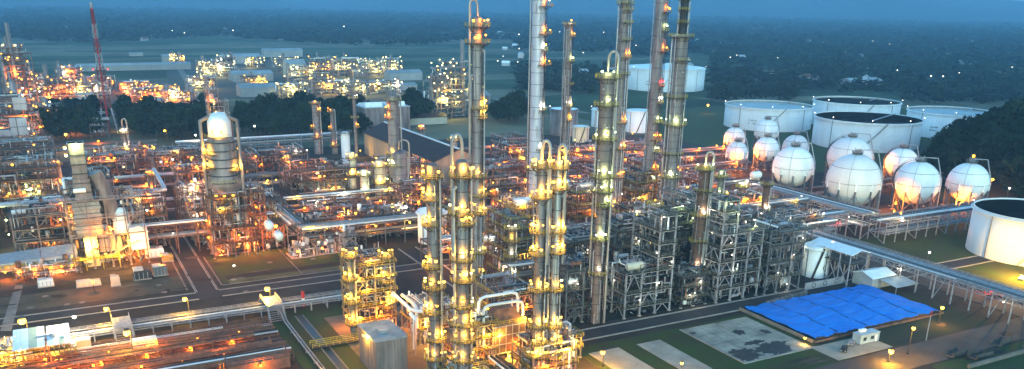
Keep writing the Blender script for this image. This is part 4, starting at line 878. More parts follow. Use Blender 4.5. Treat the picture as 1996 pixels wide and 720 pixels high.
# track and fenced walkway along the fenced road
t = rack('silver pipe track with a fenced walkway along the fenced road', 'x', -60, 85, 271, 5, (2.4,), 8, 5.5, m_steel, (), rail=True, seed=40, pm=(6, 6, 0, 1, 0, 2), big=((.95, 2.8, .28, m_silver),))
for x, lab in ((7, 'stair bridge over the pipe track beside the canopy'), (53, 'stair bridge over the pipe track under the amber lamp')):
    t = thing('stair_bridge', lab, 'footbridge', x, 269); b = MB(); b.box(0, -1, 4.6, 5, 9, 4.75); 
    for k in range(8): b.box(0, 9+k*.5, 4.4-k*.55, 5, 9.5+k*.5, 4.5-k*.55); b.box(0, -1.5-k*.5, 4.4-k*.55, 5, -1-k*.5, 4.5-k*.55)
    b.build('deck', m_steel, t); b = MB()
    for xx in (0, 5): railing(b, [(xx, -1), (xx, 9)], 4.7, 1.2, 0, .14, 1.6); b.bar((xx, -5, .4), (xx, -1, 4.6), .3); b.bar((xx, 13, .4), (xx, 9, 4.6), .3); b.bar((xx, -5, 1.6), (xx, -1, 5.8), .14); b.bar((xx, 13, 1.6), (xx, 9, 5.8), .14)
    b.build('railing', m_steel, t)
    for xx in (.2, 4.8):
        for yy in (-.8, 8.8): MB().box(xx-.15, yy-.15, 0, xx+.15, yy+.15, 4.6).build('post', m_steel, t)
# pipes along the ditch
t = thing('ground_pipe', 'long silver pipe pair on the ground running down beside the ditch', 'pipeline', 57, 150)
for k in (0, .9): MB().tube([(k, 0, .6), (k, 112, .6), (k, 118, 2.6)], .28, 8).build('pipe', m_silver, t)
for k in range(12): MB().box(-.4, 4+k*9, 0, 1.3, 4.4+k*9, .35).build('sleeper', m_conc, t)
t = thing('footbridge', 'yellow railed footbridge over the ditch', 'footbridge', 59, 236); b = MB(); b.box(0, 0, .5, 17, 3, .7); b.build('deck', m_grate, t); b = MB(); railing(b, [(0, 0), (17, 0)], .7, 1.3, 0, .16, 2); railing(b, [(0, 3), (17, 3)], .7, 1.3, 0, .16, 2); b.build('railing', m_yellow, t)
t = thing('crash_barrier', 'red and white barrier post beside the pipe track', 'marker post', *G(592, 598)); MB().box(-.5, -.3, 0, .5, .3, 2.6).build('lower_panel', m_red, t); MB().box(-.5, -.3, 2.6, .5, .3, 3.1).build('upper_panel', m_white, t); MB().box(-.5, -.3, 3.1, .5, .3, 5.6).build('top_panel', m_red, t)
# ------------------------------------------------------------------ blue tarpaulin over its low frame
t = thing('tarpaulin_shelter', 'bright blue tarpaulin sheeted over a low earth heap on the turf', 'tarpaulin', 203, 174)
nx, ny = 120, 64; vs = []; rn = np.random.RandomState(4)
def tz(x, y):
    u, v = x/60, y/32
    e_ = min(1, 6*min(u, 1-u, v, 1-v)+.02); z = 1.15+.18*math.sin(x*.8+y*.6)*(1-e_)+e_*(1.0*math.sin(math.pi*v)+.10*math.sin(x*.33+1.5*math.sin(y*.2))+.05*math.sin(y*.9+x*.15)+.07*math.sin(2.6*x+1.1*y+2*math.sin(.35*y))*math.sin(.21*x+.5)+.06*math.sin(2.9*y-.7*x+1.7*math.sin(.3*x))*math.sin(.27*y+1)+.16*math.sin(.55*x-.8*y)*math.sin(.4*y))
    for cx in (11, 24, 37, 49): z -= .4*e_*math.exp(-((x-cx-.6*math.sin(y*.5))/.5)**2)
    for c_y in (5, 11, 17, 23): z -= .3*e_*math.exp(-((y-c_y-.5*math.sin(x*.4))/.4)**2)
    return z
for j in range(ny+1):
    for i in range(nx+1):
        x, y = 60*i/nx, 32*j/ny; ex = .3*math.sin(i*.45)*(j in (0, ny))+.15*math.sin(i*1.1)*(j in (0, ny)); vs.append((x, y+ex, tz(x, y)+rn.normal()*.05))
fs = [(j*(nx+1)+i, j*(nx+1)+i+1, (j+1)*(nx+1)+i+1, (j+1)*(nx+1)+i) for j in range(ny) for i in range(nx)]
b = MB(); b.add(vs, fs, 0, True); b.build('sheet', m_tarp, t)
b = MB()
for cx in (11, 24, 37, 49): b.tube([(cx+.6*math.sin(y*.5), y, tz(cx+.6*math.sin(y*.5), y)+.12) for y in range(1, 32, 3)], .1, 5)
b.build('rope', m_dsteel, t)
MB().box(.3, .6, 0, 59.7, 31.4, .9).build('earth_heap', m_earth, t)
b = MB(); b.box(-1.6, -.6, 0, -1.2, 33, 1.1); b.build('side_board', m_path, t)
b = MB(); b.add([(-1.2, 0, .9), (.2, 0, 1.0), (.2, 32, 1.0), (-1.2, 32, .85)], [(0, 1, 2, 3)]); b.build('liner', m_blackin, t)
b = MB(); b.box(-1, -1.0, 0, 61, -.7, .7); b.build('edge_board', m_rust, t)
gable('site_shed', 'small white roofed shed standing at the back edge of the blue tarpaulin', 263, 203, 275, 212, 4.2, 5.6, m_roofg, m_roofw, 'shed', 'x')
t = thing('lean_to_roof', 'grey sheet lean to roof in front of the small white roofed shed', 'lean-to', 266, 194.5); MB().add([(0, 0, 2.6), (12, 0, 2.6), (12, 7.6, 3.6), (0, 7.6, 3.6), (0, 0, 2.8), (12, 0, 2.8), (12, 7.6, 3.8), (0, 7.6, 3.8)], [(3, 2, 1, 0), (4, 5, 6, 7), (0, 1, 5, 4), (1, 2, 6, 5), (2, 3, 7, 6), (3, 0, 4, 7)]).build('roof', m_roofg, t)
for xx in (.3, 11.7):
    for yy in (.3, 7.3): MB().box(xx-.1, yy-.1, 0, xx+.1, yy+.1, 2.7).build('post', m_steel, t)
# white roofed walkway on stilts
x, y = 268, 224; zr0 = 13.0
t = thing('roofed_platform', 'pale sheet roof over a raised platform above the white cylinder tank', 'canopy', x, y); sx, sy = 8, 26
x1, y1 = G(1608, 468, 13); x2, y2 = G(1684, 492, 13)
t.location = (x1-7, y2, 0); sx, sy = 9, y1-y2
for k, (xa, xb, za, zb) in enumerate(((-.5, sx/2, 12.6, 14.), (sx/2, sx+.5, 14., 12.6))):
    MB().add([(xa, -1, za), (xb, -1, zb), (xb, sy+1, zb), (xa, sy+1, za), (xa, -1, za+.2), (xb, -1, zb+.2), (xb, sy+1, zb+.2), (xa, sy+1, za+.2)], [(3, 2, 1, 0), (4, 5, 6, 7), (0, 1, 5, 4), (1, 2, 6, 5), (2, 3, 7, 6), (3, 0, 4, 7)]).build('roof', m_roofw, t)
MB().box(0, 0, 8.4, sx, sy, 8.7).build('deck', m_grate, t)
for i in range(5):
    for xx in (0, sx): MB().bar((xx, sy*i/4, 0), (xx, sy*i/4, 12.7), .35).build('post', m_steel, t)
b = MB()
for i in range(4):
    for xx in (0, sx): b.bar((xx, sy*i/4, .5), (xx, sy*(i+1)/4, 8.2), .22); b.bar((xx, sy*(i+1)/4, .5), (xx, sy*i/4, 8.2), .22)
b.build('bracing', m_steel, t); b = MB(); railing(b, [(0, 0), (sx, 0), (sx, sy), (0, sy), (0, 0)], 8.7); b.build('railing', m_grey, t)
# bund wall with ring marks
x, y = G(1570, 566); t = thing('bund_wall', 'low pale wall with dark ring marks before the white cylinder tank', 'wall', x, y); MB().box(0, 0, 0, 20, .6, 2.6).build('wall', m_pale, t)
for k in (4, 10, 16): MB().lathe([(.75, -.03), (.75, .05), (1., .05), (1., -.03)], 20).build('ring_mark', m_dsteel, t).matrix_local = Matrix.Translation((k, -.02, 1.4)) @ Matrix.Rotation(math.pi/2, 4, 'X')
for k in range(9):
    x, y = G(1496+k*9, 596-k*2.5); o = MB().box(-.9, -.6, 0, .9, .6, 1.3+.2*(k % 3)).box(-.5, -.35, 1.3, .5, .35, 1.75).build('pump_box', m_grey); o.location = (x, y, 0); tag(o, 'small grey pump box in the row along the tarpaulin edge', 'pump', 'grey pump boxes along the tarpaulin edge')
# site cabin and vehicles
x, y = G(1676, 674); t = thing('site_cabin', 'pale blue site cabin by the lower edge of the blue tarpaulin', 'cabin', x, y)
MB().box(0, 0, .3, 8.5, 3.2, 3.2).build('wall', M('faded blue panel', (.34, .44, .5), .6), t); MB().box(-.15, -.15, 3.2, 8.65, 3.35, 3.35).build('roof', m_roofg, t)
for k in (1.2, 4.6): MB().box(k, -.06, 1.3, k+1.4, .02, 2.4).build('window', m_glass, t)
MB().box(6.6, -.06, .3, 7.5, .02, 2.5).build('door', m_white, t); MB().box(2, 2, 3.35, 4.5, 3, 4.2).build('roof_unit', m_white, t)
def car(label, x, y, rz, body, pickup=False):
    t = thing('parked_car', label, 'car', x, y, .04, rz, 'vehicles parked beside the site cabin'); b = MB(); L, wd = 4.4, 1.8
    prof = [(-L/2, .35), (-L/2, .85), (-L/2+.9, .95), (-L/2+1.5, 1.5), (L/2-1.3 if not pickup else .2, 1.5), (L/2-.7 if not pickup else .6, .95), (L/2, .9), (L/2, .35)]
    n = len(prof); vs = [(a, -wd/2*(1 if z < 1 else .85), z) for a, z in prof]+[(a, wd/2*(1 if z < 1 else .85), z) for a, z in prof]
    b.add(vs, [tuple(range(n))[::-1], tuple(range(n, 2*n))]+[(i, (i+1) % n, n+(i+1) % n, n+i) for i in range(n)]); b.build('body', body, t)
    b = MB(); b.box(-L/2+1.45, -wd*.43, .98, L/2-1.4 if not pickup else .3, wd*.43, 1.42); b.build('windows', m_glass, t)
    for a in (-1.35, 1.35):
        for s in (-1, 1): o = MB().lathe([(.01, -.1), (.33, -.1), (.33, .1), (.01, .1)], 14).build('wheel', m_rubber, t); o.matrix_local = Matrix.Translation((a, s*wd*.46, .33)) @ Matrix.Rotation(math.pi/2, 4, 'X')
    for s in (-1, 1): MB().box(-L/2-.02, s*.6-.18, .62, -L/2+.03, s*.6+.18, .78).build('headlight', m_white, t)
    return t
car('dark car parked beside the pale blue site cabin', *G(1645, 684), .6, m_dsteel); car('silver pickup parked against the tarpaulin edge by the cabin', *G(1660, 672), .5, m_silver, True)
cr = car('red car stopped on the dusty road with glowing tail lamps', *G(1942, 577), 1.6, m_red)
for k in (-.6, .6): lamp(cr, (2.3, k, .9), 'red', .3, 90, 'tail_lamp', off=(.8, 0, .5))
lamp(cr, (0, 0, 1.9), 'orange', .35, 200, 'roof_beacon', off=(0, 0, .7))
car('white pickup standing by the lone tank at the picture edge', *G(1992, 545), .3, m_white, True)
for i, (px, py, lab) in enumerate(((1910, 695, 'collapsed grey concrete trough beside the dusty road'), (1862, 690, 'broken concrete channel wall beside the trough'), (1950, 668, 'old low concrete block on the verge past the trough'))):
    x, y = G(px, py); t = thing('concrete_trough', lab, 'concrete ruin', x, y, 0, .1*i); mm = M('mossy weathered concrete', (.10, .085, .07), .9, 0, .6, .6); MB().box(-4, -1.6, 0, 4, -1.2, 1.5).build('side_wall', mm, t); MB().box(-4, 1.2, 0, 3, 1.6, 1.1).build('side_wall', mm, t); MB().box(-4, -1.2, 0, 4, 1.2, .3).build('base', mm, t)
x, y = G(1890, 719); o = MB().box(0, 0, 0, 60, .8, 1.1).build('boundary_wall', m_path); o.location = (x, y, 0); tag(o, 'long low pale wall beyond the dusty road', 'wall')
t = thing('wind_pole', 'thin red tipped pole beside the dusty road', 'pole', *G(1805, 664)); MB().bar((0, 0, 0), (0, 0, 8.6), .22).build('pole', m_pale, t); MB().bar((0, 0, 8.6), (0, 0, 10.2), .26).build('tip', m_red, t)
# ------------------------------------------------------------------ heat recovery unit and turbine hall by the fenced road
x, y = 3, 356; t = thing('heat_recovery_stack', 'tall ribbed pale stack with stepped ducts and a scaffolded shaft', 'stack', x, y)
sx = 30*MPP(x+4, y, 30)
b = MB(); ht = ZT(x+4, y, 280); b.box(0, 0, 14, sx, 5.5, ht*.72); b.box(.4, .4, ht*.72, sx-.4, 5.1, ht); b.build('shaft', m_lav, t)
b = MB()
for k in range(9): z = 15+k*(ht-16)/9; b.box(-.15, -.15, z, sx+.15, 5.65, z+.35)
b.build('stiffening_ribs', m_dsteel, t)
b = MB(); b.box(-1.2, -1.2, 12.6, sx+1.8, 7, 26); b.build('lagging', m_olive, t)
b = MB()
for k in range(8): z = 14+k*1.5; j = .25*math.sin(k*2.3); b.box(-1.5-j, -1.5-j, z, sx+2.1+j, 7.3+j, z+1.25)
b.build('lagging_panel', m_conc, t)
b = MB(); b.box(.6, .6, 0, sx-.6, 5, 14); b.build('lower_duct', m_cream, t); lamp(t, (sx*.4, -2.2, 6.5), 'amber', .7, 1800, off=(0, .3, 1.5)); lamp(t, (sx+1.5, -1.5, 5), 'amber', .5, 900, off=(0, 0, 1.2))
for k in range(4): lamp(t, (-.8, .5+1.3*k, ht-1.5-3*(k % 2)), 'green' if k < 2 else 'amber', .5)
light(t, (sx*.5, -2.5, ht-1), 'green', 500)
p = MB().lathe([(.1, 0), (sx*.72, 0), (sx*.72, .15)], 4, (sx/2, 2.7, ht+.0), 0, .785, .785+2*math.pi, False).build('crown', m_steel, t)
frame('scaffold frame wrapped round the ribbed pale stack', x-4, y+6, 16, 8, (6, 12, 18, 24, 30), 2, 1, m_lav, [(.1, -.1, 20, 'amber', 300), (.9, -.1, 26, 'green', 200), (.5, -.1, 8, 'orange', 500), (.9, -.1, 14, 'orange', 500)], 90, rail=m_steel, rmax=.6)
frame('brown steel bay under the white flue duct', x+sx+2, y+4, 14, 10, (5, 10, 15, 20), 2, 1, m_lav, [(.2, -.1, 8, 'orange', 600), (.8, -.1, 4, 'orange', 600), (.6, -.1, 17, 'amber', 300)], 90, rail=m_steel, rmax=.6)
frame('orange lit pipe gallery in front of the intake housings', x-24, y-6, 22, 4, (2.6,), 4, 1, m_brown, [(.3, .3, 2, 'orange', 500), (.7, .3, 2, 'orange', 500)], 50, rail=m_yellow, deck=False)
frame('open mauve posts standing round the stepped ducts', x-3.5, y-3, 26, 11, (13, 20, 27), 4, 1, m_lav, [(.4, -.05, 15, 'orange', 300), (.75, -.05, 10, 'amber', 400)], 34, rail=m_steel, deck=False, rmax=.5)
t2 = thing('lit_platform', 'yellow railed platform at the foot of the lit lower duct', 'platform', x-6, y-5); MB().box(0, 0, 4.2, 18, 3.4, 4.4).build('deck', m_yellow, t2); b = MB(); railing(b, [(0, 0), (18, 0), (18, 3.4)], 4.4, 1.3, 0, .16, 2); b.build('railing', m_yellow, t2)
for k in range(4): MB().box(k*5.9, .2, 0, k*5.9+.35, .55, 4.2).build('post', m_yellow, t2)
t = thing('flue_duct', 'curved white flue duct with boxy casing leaning on the ribbed stack', 'duct', x+sx+1, y)
b = MB(); b.tube([(1, 3, 36), (2.4, 3, 32), (4.4, 3, 25), (5.6, 2.5, 18)], 2.7, 16); [b.lathe([(3., 0), (3.1, .3), (3., .6)], 14, (1.9+k*1.3, 3, 31-k*4), 0) for k in range(0)]; b.build('bend', m_lav, t)
b = MB(); b.lathe([(3.2, 12), (3.2, 18.5), (2.8, 20.3), (1.7, 21.6), (.01, 22.1)], 18, (8, 2, 0)); b.build('upper_casing', m_white, t)
b = MB(); b.box(10, -2, 5.5, 16.5, 5, 14.5); b.box(9.7, -2.3, 9, 16.8, 5.3, 9.4); b.box(9.7, -2.3, 12.2, 16.8, 5.3, 12.6); b.build('casing', m_white, t)
b = MB()
for k in range(4): b.box(-1+k*2., -2, 6, .7+k*2., 2, 13.5-.6*k)
b.build('duct_panel', m_lav, t)
MB().bar((-2, -2.6, 3), (13, -2.6, 9.5), 1.3, 0, .3).build('inclined_walkway', m_steel, t)
for xx in (0, 6, 13): MB().bar((xx, -1.6, 0), (xx, -1.6, 9), .4).build('post', m_brown, t)
def housing(label, x, y, L, d, z0, z1, kink):
    t = thing('intake_housing', label, 'machine housing', x, y, 0, 0, 'turbine intake housings')
    b = MB(); b.add([(0, 0, z0), (L, 0, z0), (L, d, z0), (0, d, z0), (0, 0, z1-2.), (L, 0, z1-2.+kink), (L, d, z1+kink), (0, d, z1)], [(3, 2, 1, 0), (4, 5, 6, 7), (0, 1, 5, 4), (1, 2, 6, 5), (2, 3, 7, 6), (3, 0, 4, 7)]); b.build('casing', m_pale, t)
    b = MB(); b.add([(-.2, -.3, z1-1.95), (L+.2, -.3, z1-1.95+kink), (L+.2, d+.2, z1+.1+kink), (-.2, d+.2, z1+.1)], [(0, 1, 2, 3)]); b.build('roof', M('blue grey roof', (.30, .31, .35), .5), t)
    for k in range(6): MB().box(L*k/6+.2, -.9, z0+.2, L*(k+1)/6-.3, -.05, z0+1.8).build('louvre', m_yellow, t)
    b = MB(); railing(b, [(0, -1.2), (L, -1.2)], z0, 1.2); b.box(0, -1.4, z0-.2, L, 0, z0); b.build('balcony', m_steel, t)
    for xx in (.4, L/2, L-.4):
        for yy in (.3, d-.3): MB().box(xx-.2, yy-.2, 0, xx+.2, yy+.2, z0).build('post', m_steel, t)
    for k in range(3): lamp(t, (L*(.2+.3*k), -2., z0-.2), 'orange', .42, 420)
    return t
housing('long pale intake housing with yellow louvres at the picture edge', -27, 353, 15, 7, 3.4, 7.6, .9); housing('longer pale intake housing beside the lit lower duct', -11.5, 353, 12, 8, 3.2, 8.4, .3)
for lab, px, py, sx_, sy_, h, mt in (('white tank skid on the brown paving below the intake housings', 75, 562, 5, 3, 3, m_white), ('dark generator box beside the lit lower duct', 262, 548, 6, 5, 4, m_dsteel), ('grey generator cabinet with a pale top', 300, 540, 5, 4, 4, m_grey), ('flat white topped transformer box', 285, 505, 7, 5, 4, m_white), ('yellow lit filter skid beside the generator cabinet', 318, 512, 4, 4, 3, m_yellow), ('cream pump skid below the lit lower duct', 218, 560, 3, 3, 4, m_cream), ('orange lit pump skid under the longer intake housing', 150, 562, 8, 3, 2.2, m_cream)):
    x, y = G(px, py); t = thing('machine_skid', lab, 'machinery', x, y); b = MB(); b.box(0, 0, .4, sx_, sy_, h*.8); b.box(.2, .2, h*.8, sx_-.2, sy_-.2, h*.9); b.build('enclosure', mt, t)
    MB().box(-.2, -.2, 0, sx_+.2, sy_+.2, .4).build('plinth', m_conc, t); MB().box(.1, .1, h*.9, sx_*.6, sy_-.1, h).build('top_cover', m_roofg, t)
    b = MB()
    for k in range(4): b.tube([(sx_*k/4+.3, -.3, .4), (sx_*k/4+.3, -.3, h*.7), (sx_*k/4+.3, .3, h*.7)], .1, 6)
    b.build('fittings', m_steel, t); 
flood('orange flood lamp beside the yellow lit filter skid', *G(316, 522), 5, 'orange', 900); flood('orange flood lamp beside the orange lit pump skid', *G(185, 572), 4, 'orange', 900); flood('orange flood lamp beside the flat white topped transformer box', *G(240, 525), 5, 'amber', 900)
t = frame('brown lattice wall frame carrying a fat horizontal pipe', -18, 390, 24, 9, (5, 10, 15, 19), 4, 1, m_lav, [(-.2, 0, 14, 'green', 300), (-.2, 0, 8, 'green', 300), (.6, .5, 12, 'white', 100, .3), (.3, .5, 4, 'orange', 700), (.8, .5, 8, 'orange', 600), (.5, .9, 3, 'orange', 700)], 90, True, wm=(3, 3, 3, 1, 2, 1), rail=m_steel)
MB().tube([(-8, -.3, 20.3), (25, -.3, 20.3), (29, 1, 20.3), (29, 5, 24)], 1., 12).build('fat_pipe', m_pale, t)
x, y = 20, 396; t = thing('elbow_pipe', 'thick white elbow pipe on stanchions behind the flue duct', 'pipe', x, y); MB().tube([(0, 0, 20), (19, 0, 20), (19, 3, 20), (19, 40, 22)], .95, 12).build('pipe', m_pale, t)
for a, c in ((2, 0), (10, 0), (18.8, 2), (19, 20), (19, 38)): MB().bar((a, c, 0), (a, c, 19.3), .4).build('stanchion', m_brown, t)
LEFT = [(-20, 366, 26, 14, (4, 8, 12, 16), 'brown floor frame between the intake housings and the lattice wall'), (16, 372, 20, 16, (4, 8, 12, 16), 'brown frame behind the white flue casing'), (46, 372, 10, 18, (4, 8, 12), 'slim brown frame at the head of the fenced road'), (70, 372, 14, 22, (4, 8, 13), 'orange lit frame behind the ladder pipe lattice'), (88, 352, 24, 12, (4, 8), 'low frame hidden behind the big silver pipes'), (114, 350, 24, 14, (4, 8), 'low frame of pumps behind the white cylinder tank'), (66, 470, 28, 18, (5, 10, 14), 'frame of grey coolers under the slim lavender columns'), (-70, 400, 34, 20, (6, 12, 18, 23), 'multi level rusty frame with floor beams at the picture edge'), (-62, 428, 30, 20, (7, 14, 20, 26), 'multi level frame with orange fanned braces behind the lattice wall'), (-26, 430, 24, 20, (6, 12, 18, 22), 'orange lit frame of stacked white pipes beside the ribbed stack'), (4, 424, 16, 18, (6, 12, 17), 'brown frame tucked behind the ribbed stack'), (44, 398, 24, 14, (5, 10, 14), 'dark brown frame beyond the pipe bridge'), (50, 440, 20, 16, (5, 10, 15), 'orange lit frame with a coil between the elbow pipe and domed vessel'), (-78, 490, 36, 24, (8, 16, 24, 32), 'tall cluttered frame under the pale square panels'), (-34, 486, 32, 22, (6, 12, 18, 22), 'frame of long white pipe runs below the dark trees'), (6, 492, 30, 20, (5, 10, 14), 'low frame under the green floodlights'), (44, 500, 30, 22, (5, 10, 14), 'low brown frame beside the pink lit block'), (-90, 545, 44, 28, (8, 16, 24), 'wide orange frame before the far lit towers'), (-36, 548, 34, 24, (6, 12, 16), 'orange frame at the edge of the tree belt'), (18, 548, 34, 22, (5, 10), 'low frame behind the pink lit block'), (90, 500, 40, 26, (6, 11), 'low rack frame beneath the slim lavender columns'), (100, 420, 34, 24, (6, 11, 15), 'amber lit frame with yellow lamps before the white silo'), (96, 368, 30, 20, (4, 8), 'low orange lit valve frame behind the silver pipes'), (140, 372, 24, 18, (6, 12), 'amber lit frame before the stout grey vessel'), (150, 430, 30, 24, (6, 12), 'amber lit frame in the lee of the dark roofed shed')]
for i, (x, y, sx, sy, lv, lab) in enumerate(LEFT):
    rn = random.Random(i+200); lm = []; lv = [z*1.25 for z in lv]
    for k in range(9):
        cc = rn.choice(('orange', 'orange', 'amber', 'orange', 'white' if i % 3 else 'green')); lm.append((rn.uniform(0, 1), rn.choice((-.03, rn.uniform(.1, .9), rn.uniform(.1, .9))), rn.choice(lv)+2, cc, 340 if k < 5 else 0, rn.choice((.35, .45, .55))))
    frame(lab, x, y, sx, sy, lv, 3, 2, m_brown if i % 2 else m_lav, lm, 130, wm=(4, 3, 4, 1, 3, 1), rail=m_brown, rmax=.5, boxes=18)
for i, (px, py, z, w_, h_) in enumerate(((10, 285, 12, 9, 9), (35, 265, 14, 9, 10), (28, 290, 8, 10, 6), (48, 215, 24, 7, 7))):
    x, y = G(px, 330); t = thing('cladding_box', ('pale square panel box beside the orange lamps', 'upper pale square panel box on the cluttered frame', 'lower pale square panel box on the cluttered frame', 'topmost pale square panel box on the cluttered frame')[i], 'machine housing', x, y, ZT(x, y, py)); MB().box(0, 0, 0, w_, 3, h_).build('casing', m_pale, t); MB().box(-.1, -.15, h_*.48, w_+.1, 3.1, h_*.52).build('joint_band', m_grey, t)
    for k in range(2): MB().bar((w_*k, 1.5, -ZT(x, y, py)), (w_*k, 1.5, 0), .4).build('post', m_brown, t)
gable('pump_house', 'low pink lit block with a flat dark roof before the tree belt', *(lambda p: (p[0], p[1], p[0]+34, p[1]+12))(G(283, 330)), 8, 9.5, m_cream, m_roofg, 'building'); flood('orange flood lamp in front of the pink lit block', *G(300, 348), 7, 'orange', 1800)
# plants by the fenced road: pump manifold
for i, (px, py, lab) in enumerate(((415, 490, 'tangle of orange lit pumps and valves at the road edge'), (570, 505, 'white pump set on the corner slab'), (618, 498, 'row of valve skids behind the turf'), (655, 490, 'second valve skid beside the small steel tower'))):
    x, y = G(px, py); t = thing('pump_manifold', lab, 'pump manifold', x, y); MB().box(-.5, -.5, 0, 9.5, 8.5, .3).build('plinth', m_conc, t); clutter(9, 8, .3, 3.4, 40, 300+i, (4, 3, 2, 3, 1, 1), .3, 12).build('pipework', PIPEM, t, 'stuff'); lamp(t, (2, -1, 3.2), 'orange', .4, 700 if i == 0 else 250, off=(0, -.4, 0))
frame('small galvanised tower beside the valve skids', *G(672, 500), 5, 6, (4, 8), 1, 1, m_steel, (), 20, rail=m_steel)
# ------------------------------------------------------------------ low pit of pipe tracks and canopy
ground_sheet('pit_paving', rect(-70, 222, 52, 264), -.03, M('red brown pit floor', (.07, .04, .028), .9, 0, .4, .15))
for i, (c, z, n, lab) in enumerate(((257, 1.6, 6, 'rusty pipe track against the walkway, closest to the canopy'), (249, 2.2, 6, 'brown railed pipe track in the low pit'), (240, 1.6, 7, 'wide red lit pipe track in the low pit'), (231, 2.6, 6, 'railed pipe track at the bottom edge of the picture'))):
    rack(lab, 'x', -64+(46 if i == 0 else 0), 52, c, 6, (z,), n, 5, m_brown, [(.9-.2*i, .5, z+2.2, 'orange', 500, .3), (.35+.1*i, .5, z+2.2, 'orange', 500, .3)] if i else (), rail=m_rust, seed=60+i, pm=(3, 2, 5, 1, 2, 1), rr=(.2, .3, .4))
for i, (c, z, h_, lab) in enumerate(((254.4, 3.2, .5, 'long narrow rusty walkway over the low pit, beside the canopy roofs'), (245.8, 4., .5, 'long railed rusty walkway in the middle of the low pit'), (237.6, 3.4, .5, 'long railed rusty walkway near the bottom edge'))):
    t = thing('walkway', lab, 'walkway', -64, c); L = 112-4*i; MB().box(0, 0, z-.2, L, 1.6, z).build('deck', m_rust, t); b = MB(); railing(b, [(0, 0), (L, 0)], z, 1.2, 0, .12, 2.4); railing(b, [(0, 1.6), (L, 1.6)], z, 1.2, 0, .12, 2.4); b.build('railing', m_rust, t)
    b = MB()
    for k in range(int(L/6)): b.box(k*6, .2, 0, k*6+.3, 1.4, z-.2)
    b.build('trestle_legs', m_brown, t)
    for k in range(5): lamp(t, (L*(.5+.11*k), .8, z-.9), 'orange', .28, 260, off=(0, -.8, -.6))
for lab, x, y, L, D, h_ in (('brown flat decked basin at the corner of the low pit', 33, 227, 17, 7, 3.), ('second brown decked basin behind the corner one', 18, 241, 30, 3.6, 2.2)):
    t = thing('covered_basin', lab, 'basin', x, y); MB().box(0, 0, 0, L, D, h_).build('wall', m_brown, t); MB().box(-.2, -.2, h_, L+.2, D+.2, h_+.2).build('cover', m_rust, t); b = MB(); railing(b, [(0, D), (0, 0), (L, 0), (L, D)], h_+.2, 1.1, 0, .12, 2.4); b.build('railing', m_rust, t); lamp(t, (L*.5, -1, h_-.6), 'orange', .3, 500, off=(0, -.8, 0))
for lab, px0, px1, r0, r1 in (('white canopy roof with two greenish skylight stripes, wider of the pair', 24, 88, 645, 684), ('white canopy roof with one greenish skylight stripe next to its wider twin', 92, 138, 637, 674)):
    xa, ya = G(px0, r1, 8); xb, _ = G(px1, r1-.09*(px1-px0), 8); _, yb = G(px0, r0, 8.6); L = xb-xa; D = yb-ya; n = 5 if L > 8 else 4
    t = thing('canopy', lab, 'canopy', xa, ya, 0, 0, 'white canopy roofs')
    for k in range(n):
        MB().add([(L*k/n, 0, 7.8), (L*(k+1)/n-.06, 0, 7.8), (L*(k+1)/n-.06, D, 8.6), (L*k/n, D, 8.6), (L*k/n, 0, 7.95), (L*(k+1)/n-.06, 0, 7.95), (L*(k+1)/n-.06, D, 8.75), (L*k/n, D, 8.75)], [(3, 2, 1, 0), (4, 5, 6, 7), (0, 1, 5, 4), (1, 2, 6, 5), (2, 3, 7, 6), (3, 0, 4, 7)]).build('roof_panel', m_trans if (k in (1, 3) and n == 5) or (k == 2 and n == 4) else m_roofw, t)
    for xx in (.3, L-.3):
        for yy in (.3, D-.3): MB().box(xx-.15, yy-.15, 0, xx+.15, yy+.15, 7.8).build('post', m_brown, t)
xk, yk = G(60, 720); t = frame('yellow floodlit compressor deck under the canopy roofs', xk-8, yk, 20, 8, (2.4, 4.8), 3, 1, m_yellow, [(.3, .4, 4.2, 'amber', 1500, .5), (.75, .4, 4.2, 'amber', 1200, .5), (.1, -.1, 6.5, 'amber', 900, .4)], 50, wm=(3, 2, 1, 4, 0, 1), rail=m_yellow)
lamp(t, (21, 8, 11), 'white', .5, 2200, off=(-1.2, 0, .3))
for lab, px, py, mt in (('cream cabinet with dark slots beside the canopy roofs', 155, 692, m_cream), ('white panelled cabinet beneath the amber street lamp', 285, 690, m_white), ('long red and cream painted beam box in the low pit', 400, 668, m_rust)):
    x, y = G(px, py); t = thing('cabinet', lab, 'cabinet', x, y); L = 16 if 'beam' in lab else 7
    MB().box(-L/2, 0, 0, L/2, 3, 2 if L > 8 else 4.4).build('casing', mt, t)
    for k in range(5): MB().box(-L/2+L*k/5+.1, -.08, .6, -L/2+L*k/5+.6, .02, 1.6).build('panel', m_cream if L > 8 else m_dsteel, t)
# ------------------------------------------------------------------ amber lit unit, grey box and heater
frame('dense amber lit lattice structure beside the ditch, full of yellow railed floors', 75, 242, 13, 14, (4.5, 9, 13.5, 18, 22.5), 2, 2, m_olive, [(.1, -.05, 6, 'amber', 380), (.6, -.05, 7, 'orange', 380), (.9, -.05, 12, 'amber', 300), (.3, -.05, 15, 'amber', 380), (.7, -.05, 20, 'amber', 380), (.1, -.05, 19, 'amber', 300), (.4, -.05, 24.5, 'amber', 300), (-.06, .4, 11, 'amber', 300), (-.06, .6, 4, 'orange', 380), (.4, -.05, 3, 'orange', 400), (.8, -.05, 3, 'orange', 400), (1.03, .3, 17, 'amber', 200)], 190, True, wm=(3, 3, 3, 1, 2, 1))
x, y = G(735, 740); t = thing('clad_enclosure', 'grey cladded box with a stained flat roof at the foot of the foremost column', 'building', x, y); hh = ZT(x, y, 668)
xs = 9.2; ys = 15
MB().box(0, 0, 0, xs, ys, hh).build('wall', m_lav, t); MB().box(-.2, -.2, hh, xs+.2, ys+.2, hh+.25).build('roof', M('stained grey roof', (.34, .35, .34), .7, 0, .4, .25), t)
